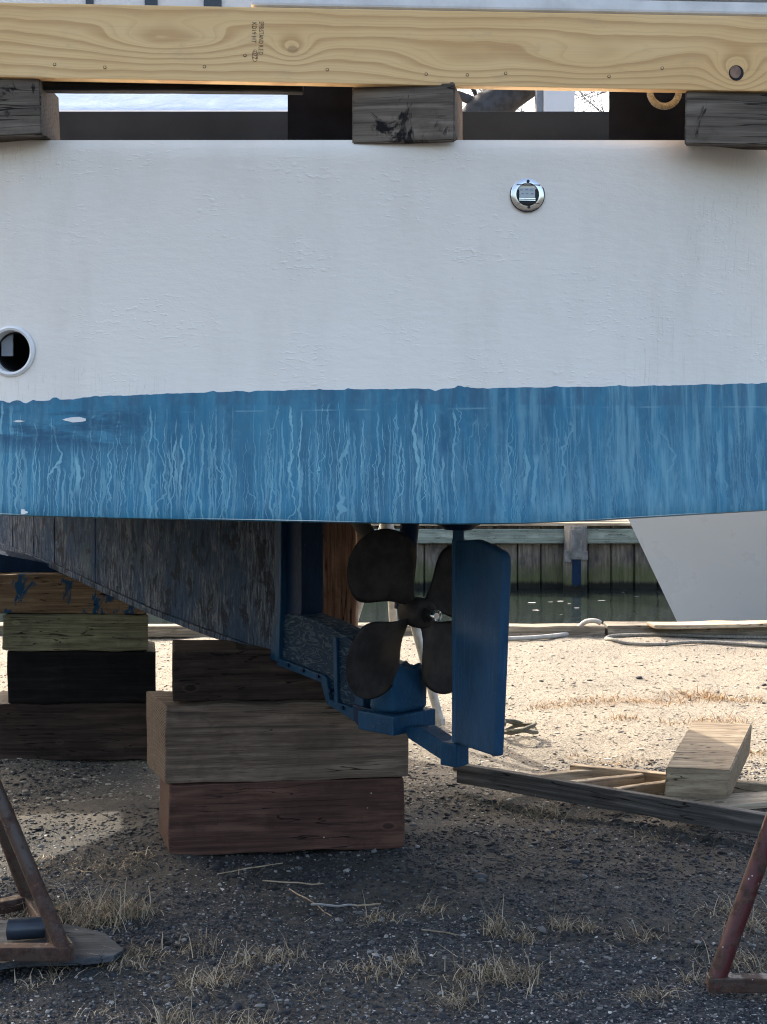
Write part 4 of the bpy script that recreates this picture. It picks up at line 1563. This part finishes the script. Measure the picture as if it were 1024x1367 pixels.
# big timber off-cut tipped on the frame
fbl = P(886, 1068, 6.32)
ux = Vector((0.292, -0.02, -0.010))
dv = Vector((0.235, 0.50, 0.115))
hv_ = ux.cross(dv).normalized() * 0.165
if hv_.z < 0:
    hv_ = -hv_
bm = bmesh.new()
vs = []
for a in (0, 1):
    for b in (0, 1):
        for c_ in (0, 1):
            vs.append(bm.verts.new(ux * a + dv * b + hv_ * c_))
for q in ((0, 1, 3, 2), (4, 6, 7, 5), (0, 4, 5, 1), (2, 3, 7, 6), (0, 2, 6, 4), (1, 5, 7, 3)):
    bm.faces.new([vs[i] for i in q])
bmesh.ops.bevel(bm, geom=list(bm.edges), offset=0.006, segments=2, affect='EDGES')
cut_o = from_bm('timber_offcut', bm, MAT['timber_pale'], loc=fbl)
tag(cut_o, 'thick pale timber off-cut tipped up on the ground frame at right', 'timber block')

# ------------------------------------------------------------------ quay edge, hose, ropes, coil
def quay_log(pxa, pxb, pya, pyb, h, m, label, z=0.0):
    a, b = G(pxa, pya, z), G(pxb, pyb, z)
    d = b - a
    o = from_bm('quay_timber', box_bm(d.length, 0.22, h, 0.01, 2, 8, 0.012, pxa), MAT[m])
    o.location = (a + b) / 2 + Vector((0, 0, -0.01))
    o.rotation_euler = (0, 0, math.atan2(d.y, d.x))
    return tag(o, label, 'timber', 'timbers along the quay edge')


quay_log(-260, 190, 846, 846, 0.10, 'quay', 'weathered quay edge timber behind the left block stack')
quay_log(192, 560, 847, 846, 0.10, 'quay', 'pale quay edge timber seen between the two block stacks')
quay_log(562, 805, 848, 847, 0.10, 'quay', 'dark quay edge timber beyond the rudder, under the hose end')
quay_log(808, 1300, 847, 845, 0.11, 'quay', 'quay edge timber at right before the white hull')
quay_log(868, 1110, 836, 832, 0.035, 'timber_pale', 'thin pale board lying on the quay edge before the white hull', 0.10)


def ground_line(name, pix, rad, mat, label, cat, n=10, lift=None):
    pts = []
    for i, q in enumerate(pix):
        z = rad + (q[2] if len(q) > 2 else 0.0)
        g = G(q[0], q[1], z)
        pts.append(Vector((g.x, g.y, max(z, 0) + float(ground_z(g.x, g.y)) * (0 if len(q) > 2 else 1) )))
    pts = catmull(pts, n)
    o = tube(name, pts, rad, MAT[mat], seg=8)
    return tag(o, label, cat)


ground_line('hose', [(560, 857), (640, 855), (676, 853), (710, 851), (745, 848), (762, 845), (772, 838, 0.05), (782, 830, 0.11), (795, 829, 0.12), (802, 832, 0.10)], 0.022, 'hose', 'white hose running from the rudder up onto the quay edge', 'hose')
ground_line('dock_rope', [(1200, 846), (1090, 846), (1024, 846.5), (950, 847.5), (880, 848), (835, 848.5), (816, 849.5), (809, 853), (818, 856.5), (840, 858), (880, 858.5), (940, 857), (1024, 858), (1100, 859), (1200, 860)], 0.016, 'rope_dock', 'doubled weathered dock line lying along the quay at right', 'rope')
cc = G(692, 982)
pts = []
for k in range(90):
    a = k / 89 * 2 * math.pi * 2.6
    pts.append(Vector((cc.x + 0.10 * math.cos(a) * (1 + 0.1 * math.sin(k)), cc.y + 0.12 * math.sin(a), 0.02 + 0.018 * (k / 30) + 0.02 * math.sin(a * 1.7))))
coil = tube('rope_coil', pts, 0.012, MAT['rope_tan'], seg=7)
tag(coil, 'small tan coil of rope on the sunny gravel beside the rudder', 'rope')

# ------------------------------------------------------------------ far bulkhead
bk = empty('bulkhead', (0, FARY, WATER_Z))
tag(bk, 'weathered plank bulkhead with a green timber wale across the water', 'bulkhead')
BINV = Matrix.Translation(-Vector((0, FARY, WATER_Z)))


def bch(o, par=None):
    o.parent = par or bk
    return o


PW = 0.41
pm = box_bm(1, 1, 1, 0)
bm = bmesh.new()
add_box(bm, -PW / 2 + 0.012, PW / 2 - 0.012, -0.04, 0.04, -1.0, 1.10)
bmesh.ops.bevel(bm, geom=list(bm.edges), offset=0.012, segments=1, affect='EDGES')
p0 = from_bm('plank', bm, MAT['bulkhead'])
pk0 = True
for i in range(-24, 25):
    if pk0:
        o = p0
        pk0 = False
    else:
        o = p0.copy()
        COL.objects.link(o)
    o.location = (i * PW + 0.1, 0.02 * rng.uniform(-1, 1), rng.uniform(-0.01, 0.01))
    bch(o)
bm = bmesh.new()
add_box(bm, -200, -24.5 * PW + 0.1, -0.04, 0.04, -1.0, 1.10)
add_box(bm, 24.5 * PW + 0.1, 200, -0.04, 0.04, -1.0, 1.10)
add_box(bm, -24.5 * PW, 24.5 * PW + 0.2, 0.07, 0.2, -1.0, 1.09)
bch(from_bm('backing_wall', bm, MAT['bulkhead']))
for (xa, xb) in ((-60, -8.2), (-8.18, -4.1), (-4.08, 0.15), (0.17, 4.6), (4.62, 60)):
    bm = box_bm(xb - xa, 0.16, 0.25, 0.012, 1, 12, 0.008, xa)
    bch(from_bm('wale', bm, MAT['wale'], loc=((xa + xb) / 2, -0.13, 0.80)))
    bm = box_bm(xb - xa, 0.34, 0.05, 0.006, 1)
    bch(from_bm('cap_board', bm, MAT['timber_pale'], loc=((xa + xb) / 2, -0.03, 1.105)))
for i in (-2, -1, 0, 1, 2):
    xx = (768 - CX) / F * (FARY - 0.3) + i * 4.23
    v, f = tube_data([(xx, -0.28, -1.5), (xx, -0.28, 0.3), (xx + 0.01, -0.28, 1.11)], [0.22, 0.21, 0.20], 18)
    ps = bch(from_py('pile', v, f, MAT['bulkhead'], smooth=True))
    bm = bmesh.new()
    add_box(bm, xx - 0.10, xx + 0.09, -0.53, -0.44, 0.55, 1.06)
    add_box(bm, xx - 0.20, xx - 0.10, -0.50, -0.40, 0.50, 0.70)
    add_box(bm, xx + 0.09, xx + 0.19, -0.50, -0.40, 0.54, 0.68)
    bch(from_bm('bracket', bm, plain('weathered_bracket', (0.17, 0.175, 0.17), 0.7, var=0.5, nscale=6) if i == -2 else bpy.data.materials['weathered_bracket']))
    bm = bmesh.new()
    add_box(bm, xx - 0.08, xx + 0.07, -0.51, -0.46, 0.10, 0.55)
    bch(from_bm('fender_strip', bm, MAT['blue_deep']))

# flecks floating on the water
parts = []
for (a, b) in ((735, 804), (803, 802), (715, 815), (749, 821), (760, 806), (832, 791), (850, 797), (878, 790), (710, 805), (770, 812), (748, 803)):
    g = G(a, b, WATER_Z + 0.006)
    r_ = rng.uniform(0.015, 0.05)
    pts = [(g.x + r_ * 1.4 * math.cos(k), g.y + r_ * math.sin(k) * rng.uniform(0.6, 1.3), WATER_Z + 0.012) for k in [j * 1.047 for j in range(6)]]
    parts.append((pts, [(0, 1, 2, 3, 4, 5)]))
fk = from_py('floating_flecks', *merge(parts), MAT['shell'])
tag(fk, 'small pale flecks floating on the dark water', 'debris', kind='stuff')

# ------------------------------------------------------------------ white boat afloat at right
yb = 15.6
wb = empty('white_boat', ((903 - CX) / F * (yb + 1.5), yb, WATER_Z))
tag(wb, 'white hulled boat with raked bow afloat at right beyond the quay', 'boat')
WINV = Vector(wb.location)
st_v, st_f = [], []
LB = 9.0
rows = 14
stations = 40
for i in range(stations + 1):
    a = i / stations
    for j in range(rows + 1):
        b = j / rows
        z = -0.35 + 2.55 * b + 0.35 * (1 - a) ** 2 * b
        zw = WATER_Z + z
        stem = -0.476 * (zw - P(0, 828, yb + 1.5).z)
        x_ = stem + LB * a
        hb_ = 1.5 * (1 - (1 - min(1, a * 1.6)) ** 2.2) * (0.42 + 0.58 * b ** 0.6)
        st_v.append((x_, -hb_, z))
for i in range(stations + 1):
    for j in range(rows + 1):
        x_, y_, z_ = st_v[i * (rows + 1) + j]
        st_v.append((x_, -y_, z_))
n = (stations + 1) * (rows + 1)
for s in (0, 1):
    for i in range(stations):
        for j in range(rows):
            q = (s * n + i * (rows + 1) + j, s * n + (i + 1) * (rows + 1) + j, s * n + (i + 1) * (rows + 1) + j + 1, s * n + i * (rows + 1) + j + 1)
            st_f.append(q if s == 0 else tuple(reversed(q)))
for i in range(stations):
    t = rows
    st_f.append((i * (rows + 1) + t, (i + 1) * (rows + 1) + t, n + (i + 1) * (rows + 1) + t, n + i * (rows + 1) + t))
i = stations
st_f.append(tuple([i * (rows + 1) + j for j in range(rows + 1)] + [n + i * (rows + 1) + j for j in range(rows, -1, -1)]))
o = from_py('hull', st_v, st_f, MAT['gelcoat'], wb, smooth=True)
o.data.set_sharp_from_angle(angle=R(40))
o.location.y = 1.5
from_bm('cabin', box_bm(3.2, 1.8, 0.9, 0.08), MAT['gelcoat'], wb, loc=(5.6, 1.5, 2.15))
for k in range(3):
    from_bm('window', box_bm(0.8, 0.03, 0.4, 0.01), MAT['glass'], wb, loc=(4.6 + k * 1.0, 0.59, 2.45))

# ------------------------------------------------------------------ beyond: bare trees, white hoist column
def bare_tree(name, base, limbs, label, seed, r0=0.4):
    t = empty(name, base)
    tag(t, label, 'tree', 'bare trees across the water')
    r = random.Random(seed)
    base = Vector(base)
    trunk_pts = [Vector(q) - base for q in limbs]
    k = len(trunk_pts)
    rad = [r0 * (1 - 0.45 * i / (k - 1)) for i in range(k)]
    sm = catmull(trunk_pts, 5)
    rs = [rad[0] + (rad[-1] - rad[0]) * i / (len(sm) - 1) for i in range(len(sm))]
    v, f = tube_data(sm, rs, 14)
    v = [p_ + Vector(mnoise.noise_vector(p_ * 2.2)) * 0.06 for p_ in v]
    from_py('trunk', v, f, MAT['bark'], t, smooth=True)
    parts = []

    def grow(p_, d, L, rad_, depth):
        n = 5
        pts, rr0 = [p_.copy()], [rad_]
        for i in range(n):
            d = (d + Vector((r.uniform(-1, 1), r.uniform(-1, 1), r.uniform(-0.6, 0.9))) * 0.16).normalized()
            p_ = p_ + d * L / n
            pts.append(p_.copy())
            rr0.append(rad_ * (1 - 0.75 * (i + 1) / n))
        parts.append(tube_data(pts, rr0, 6 if depth > 1 else 4, cap=False))
        if depth > 0:
            for i in range(1, n + 1):
                for _ in range(2 if depth > 1 else 2):
                    dd = (d + Vector((r.uniform(-1, 1), r.uniform(-1, 1), r.uniform(-0.7, 1))) * 0.9).normalized()
                    grow(pts[i], dd, L * r.uniform(0.45, 0.7), max(0.006, rr0[i] * 0.55), depth - 1)
    for i in range(len(sm) // 2, len(sm), 3):
        d = Vector((r.uniform(-1, 1), r.uniform(-0.6, 0.6), r.uniform(0.2, 1))).normalized()
        grow(sm[i], d, r.uniform(2.0, 3.2), rs[i] * 0.32, 3)
    grow(sm[-1], (sm[-1] - sm[-2]).normalized(), 3.0, rs[-1] * 0.8, 3)
    from_py('crown', *merge(parts), MAT['bark'], t, smooth=True)
    return t


ty = 27.0
bare_tree('bare_tree', (0.3, ty, 0.36), [(0.3, ty, 0.3), (0.35, ty, 3.0), (0.7, ty, 6.0), tuple(P(628, 170, ty)), tuple(P(668, 136, ty)), tuple(P(712, 108, ty)), tuple(P(760, 70, ty))], 'leaning bare tree seen between beam and deck, left of the white column', 5, 0.46)
bare_tree('bare_tree', (5.0, 31.0, 0.36), [(5.0, 31, 0.3), (5.1, 31, 3.0), (5.0, 31, 6.0), (5.3, 31, 9.0)], 'slender bare tree seen right of the white column', 9, 0.22)
cx0, cx1 = P(727, 130, 26).x, P(768, 130, 26).x
col_e = empty('hoist_column', ((cx0 + cx1) / 2, 26.3, 0.36))
tag(col_e, 'white square steel column rising behind the boat, right of the tree', 'column')
from_bm('column_shaft', box_bm(cx1 - cx0, 0.5, 13.0, 0.02), MAT['steel_white'], col_e)
from_bm('side_flange', box_bm(0.125, 0.3, 13.0, 0.01), MAT['grey_plastic'], col_e, loc=(-(cx1 - cx0) / 2 - 0.066, 0.05, 0))
from_bm('cross_head', box_bm(6.0, 0.5, 0.7, 0.02), MAT['steel_white'], col_e, loc=(2.2, 0.0, 13.0))

# ------------------------------------------------------------------ loose ground: stones, shell, grass, sticks
ico_v = []
tphi = (1 + 5 ** 0.5) / 2
for a in (-1, 1):
    for b in (-tphi, tphi):
        ico_v += [(0, a, b), (a, b, 0), (b, 0, a)]
ico_v = np.array(ico_v) / math.sqrt(1 + tphi ** 2)
bm = bmesh.new()
for q in ico_v:
    bm.verts.new(q)
bmesh.ops.convex_hull(bm, input=bm.verts)
bm.verts.ensure_lookup_table()
bm.verts.index_update()
ico_v = np.array([tuple(v.co) for v in bm.verts])
ico_f = np.array([[v.index for v in f_.verts] for f_ in bm.faces if len(f_.verts) == 3])
bm.free()


def scatter(name, X, Y, size, flat, mat, label, cat, seed):
    r = np.random.RandomState(seed)
    n = len(X)
    base = ico_v[None] * (1 + 0.35 * (r.rand(n, len(ico_v), 1) - 0.5) * 2)
    sc = size[:, None] * np.stack([r.uniform(0.7, 1.5, n), r.uniform(0.6, 1.1, n), r.uniform(flat[0], flat[1], n)], 1)
    v = base * sc[:, None, :]
    a = r.rand(n) * 6.283
    ca, sa = np.cos(a)[:, None], np.sin(a)[:, None]
    tl = r.normal(0, 0.25, n)[:, None]
    x_, y_, z_ = v[..., 0], v[..., 1], v[..., 2]
    y2, z2 = y_ * np.cos(tl) - z_ * np.sin(tl), y_ * np.sin(tl) + z_ * np.cos(tl)
    xr, yr = x_ * ca - y2 * sa, x_ * sa + y2 * ca
    gz = ground_z(X, Y)
    V = np.stack([xr + X[:, None], yr + Y[:, None], z2 + gz[:, None] + sc[:, 2:3] * 0.35], 2).reshape(-1, 3)
    T = (ico_f[None] + (np.arange(n) * len(ico_v))[:, None, None]).reshape(-1, 3)
    o = np_mesh(name, V, T, mat)
    return tag(o, label, cat, kind='stuff')


def field(n, y0, y1, seed, power=1.0, clump=0.0, thr=0.0, wide=1.15):
    """random spots on the ground inside the view cone, thinned by a noise mask"""
    r = np.random.RandomState(seed)
    Y = y0 + (y1 - y0) * r.rand(n) ** power
    X = (r.rand(n) * 2 - 1) * Y * 0.281 * wide
    if clump:
        mk = vnoise(X * clump + 40, Y * clump + 40, seed) + 0.5 * vnoise(X * clump * 2.7 + 40, Y * clump * 2.7 + 40, seed + 1)
        k = mk > thr
        X, Y = X[k], Y[k]
    return X, Y


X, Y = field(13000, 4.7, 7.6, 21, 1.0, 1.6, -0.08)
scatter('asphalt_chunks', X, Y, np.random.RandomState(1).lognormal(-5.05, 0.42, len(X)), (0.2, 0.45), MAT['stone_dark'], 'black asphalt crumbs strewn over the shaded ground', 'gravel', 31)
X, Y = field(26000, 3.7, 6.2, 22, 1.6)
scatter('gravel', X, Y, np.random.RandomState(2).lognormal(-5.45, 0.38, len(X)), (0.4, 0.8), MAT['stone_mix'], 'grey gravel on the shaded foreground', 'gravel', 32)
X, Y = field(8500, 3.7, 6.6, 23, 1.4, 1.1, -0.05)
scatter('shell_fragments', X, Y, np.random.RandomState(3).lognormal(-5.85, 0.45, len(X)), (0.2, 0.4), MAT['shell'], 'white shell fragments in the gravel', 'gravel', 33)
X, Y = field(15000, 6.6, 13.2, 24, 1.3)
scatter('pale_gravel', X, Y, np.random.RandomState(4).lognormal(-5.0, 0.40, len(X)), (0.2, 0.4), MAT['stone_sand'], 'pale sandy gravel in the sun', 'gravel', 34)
X, Y = field(420, 3.9, 6.8, 27, 1.3, 0.8, 0.05)
scatter('larger_stones', X, Y, np.random.RandomState(6).lognormal(-4.45, 0.35, len(X)), (0.3, 0.55), MAT['stone_mix'], 'larger grey stones among the shaded gravel', 'gravel', 36)
X, Y = field(260, 6.9, 12.8, 25, 1.2, 0.9, 0.0)
scatter('dark_clods', X, Y, np.random.RandomState(5).lognormal(-4.2, 0.40, len(X)), (0.2, 0.45), MAT['stone_dark'], 'dark clods scattered on the sunny ground', 'gravel', 35)


def grass(name, tufts, mat, label, seed, wd=0.0032):
    r = np.random.RandomState(seed)
    V, T = [], []
    cnt = 0
    for (px, py, wpx, n, hgt, flatn) in tufts:
        g = G(px, py)
        wx = wpx / F * g.y
        for _ in range(int(n * 1.35)):
            x_ = g.x + r.normal(0, wx * 0.30)
            y_ = g.y + r.normal(0, wx * 0.16 + 0.012)
            z_ = float(ground_z(x_, y_)) - 0.004
            an_ = r.rand() * 6.283
            L = hgt * (r.uniform(0.3, 0.8) if r.rand() < 0.8 else r.uniform(0.8, 1.3))
            lean = r.uniform(0.5, 2.0) * flatn
            d = np.array([math.cos(an_), math.sin(an_)])
            w = wd * r.uniform(0.6, 1.3) * (1 + (g.y - 4) * 0.10)
            sd_ = np.array([-d[1], d[0], 0]) if r.rand() < 0.5 else np.array([1, 0, 0.0])
            pts = []
            hx, hz = 0.0, 0.0
            th = 0.25 * lean
            kink = r.randint(1, 4)
            for k in range(4):
                pts.append(np.array([x_ + d[0] * hx, y_ + d[1] * hx, z_ + hz]))
                th = min(1.75, th + lean * r.uniform(0.15, 0.6) + (r.uniform(0, 0.9) if k == kink else 0))
                hx += L / 3 * math.sin(th)
                hz += L / 3 * math.cos(th)
                hz = max(hz, 0.004)
            for k in range(4):
                ww = w * (1 - 0.25 * k) * 0.5
                V += [pts[k] - sd_ * ww, pts[k] + sd_ * ww]
            for k in range(3):
                b = cnt + 2 * k
                T += [(b, b + 1, b + 3), (b, b + 3, b + 2)]
            cnt += 8
    o = np_mesh(name, np.array(V), np.array(T), mat)
    return tag(o, label, 'grass', kind='stuff')


shade_tufts = [(120, 1228, 120, 420, 0.13, 0.8), (165, 1222, 60, 220, 0.13, 0.8), (60, 1225, 80, 200, 0.12, 0.8), (30, 1160, 90, 110, 0.09, 1.5), (130, 1160, 110, 180, 0.09, 1.6), (185, 1150, 60, 90, 0.09, 1.6),
               (165, 1285, 60, 130, 0.10, 1.2), (200, 1270, 50, 80, 0.09, 1.2), (260, 1262, 60, 90, 0.09, 1.0), (275, 1305, 80, 180, 0.10, 1.1), (330, 1280, 70, 130, 0.09, 1.1), (380, 1278, 50, 80, 0.09, 1.0),
               (505, 1228, 60, 110, 0.09, 1.3), (580, 1212, 50, 90, 0.09, 1.3), (500, 1292, 90, 170, 0.08, 1.0), (545, 1282, 40, 60, 0.09, 1.0), (665, 1235, 40, 80, 0.11, 0.8), (700, 1248, 40, 70, 0.09, 1.0), (755, 1232, 50, 80, 0.09, 0.9),
               (785, 1235, 25, 40, 0.08, 0.9), (680, 1305, 90, 240, 0.11, 0.9), (630, 1300, 70, 110, 0.09, 1.0), (610, 1330, 70, 130, 0.09, 1.2), (855, 1248, 45, 70, 0.10, 1.0), (870, 1330, 60, 90, 0.11, 1.2), (925, 1305, 40, 60, 0.08, 1.0),
               (985, 1280, 90, 120, 0.12, 1.0), (970, 1215, 80, 90, 0.13, 1.1), (1005, 1235, 70, 120, 0.13, 1.3), (330, 1365, 90, 160, 0.09, 1.0), (230, 1362, 80, 150, 0.09, 1.0), (470, 1367, 60, 60, 0.07, 1.2), (30, 1310, 60, 60, 0.08, 1.4), (70, 1300, 40, 30, 0.10, 1.0), (140, 1350, 60, 40, 0.07, 1.2),
               (415, 1318, 40, 50, 0.07, 1.2), (760, 1330, 60, 50, 0.06, 1.4), (700, 1075, 80, 120, 0.12, 1.5), (740, 1085, 80, 60, 0.14, 1.2), (880, 1115, 60, 20, 0.12, 0.8)]
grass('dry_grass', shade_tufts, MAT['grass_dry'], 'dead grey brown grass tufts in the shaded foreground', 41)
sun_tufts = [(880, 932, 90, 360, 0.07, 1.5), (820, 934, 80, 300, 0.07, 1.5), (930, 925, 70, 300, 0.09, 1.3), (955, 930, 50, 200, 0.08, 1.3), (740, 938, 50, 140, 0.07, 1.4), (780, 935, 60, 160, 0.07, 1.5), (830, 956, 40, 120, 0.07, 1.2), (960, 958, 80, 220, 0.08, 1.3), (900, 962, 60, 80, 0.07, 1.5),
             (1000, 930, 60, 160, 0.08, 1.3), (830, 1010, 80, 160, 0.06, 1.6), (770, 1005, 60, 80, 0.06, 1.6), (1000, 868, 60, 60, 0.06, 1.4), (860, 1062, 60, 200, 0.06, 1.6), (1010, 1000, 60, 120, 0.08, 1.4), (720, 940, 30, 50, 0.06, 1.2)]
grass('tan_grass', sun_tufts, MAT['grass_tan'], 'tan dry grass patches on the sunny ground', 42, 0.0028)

straw = []
for (px, py, n_) in ((330, 1160, 26), (560, 1225, 22), (430, 1215, 14), (660, 1290, 24), (300, 1300, 24), (150, 1180, 26), (700, 1065, 30), (960, 1270, 26), (860, 1330, 20), (500, 1290, 20), (560, 1345, 16), (760, 1250, 14), (240, 1355, 16), (90, 1320, 12)):
    for _ in range(n_):
        straw.append((px + rng.gauss(0, 45), py + rng.gauss(0, 12), 14, 1, rng.uniform(0.05, 0.22), 3.2))
grass('straw', straw, MAT['grass_dry'], 'loose dead straws lying flat on the shaded gravel', 43, 0.0026)

sticks = [((413, 1208), (475, 1206), 0.004, 'shell', 'pale straight stick on the gravel below the near stack'),
          ((470, 1206), (510, 1203), 0.0035, 'timber_pale', 'short pale stick beside the longer pale stick'),
          ((350, 1173), (432, 1175), 0.003, 'timber_pale', 'thin twig lying just below the near stack'),
          ((388, 1188), (445, 1222), 0.0025, 'timber_pale', 'slanting dry stem across the gravel'),
          ((290, 1168), (378, 1150), 0.0025, 'timber_pale', 'branching dry stem below the near stack at left'),
          ((565, 1242), (612, 1241), 0.0025, 'timber_pale', 'thin dry stem on the gravel at the centre')]
for (a, b, r_, mt, lb) in sticks:
    pa, pb = G(*a), G(*b)
    pts = []
    for k in range(6):
        q = pa.lerp(pb, k / 5)
        q += Vector((rng.uniform(-1, 1), rng.uniform(-1, 1), 0)) * 0.006
        pts.append(Vector((q.x, q.y, float(ground_z(q.x, q.y)) + r_ + 0.006)))
    tag(tube('stick', pts, [r_] * 5 + [r_ * 0.6], MAT[mt], seg=6), lb, 'stick', 'sticks on the gravel')
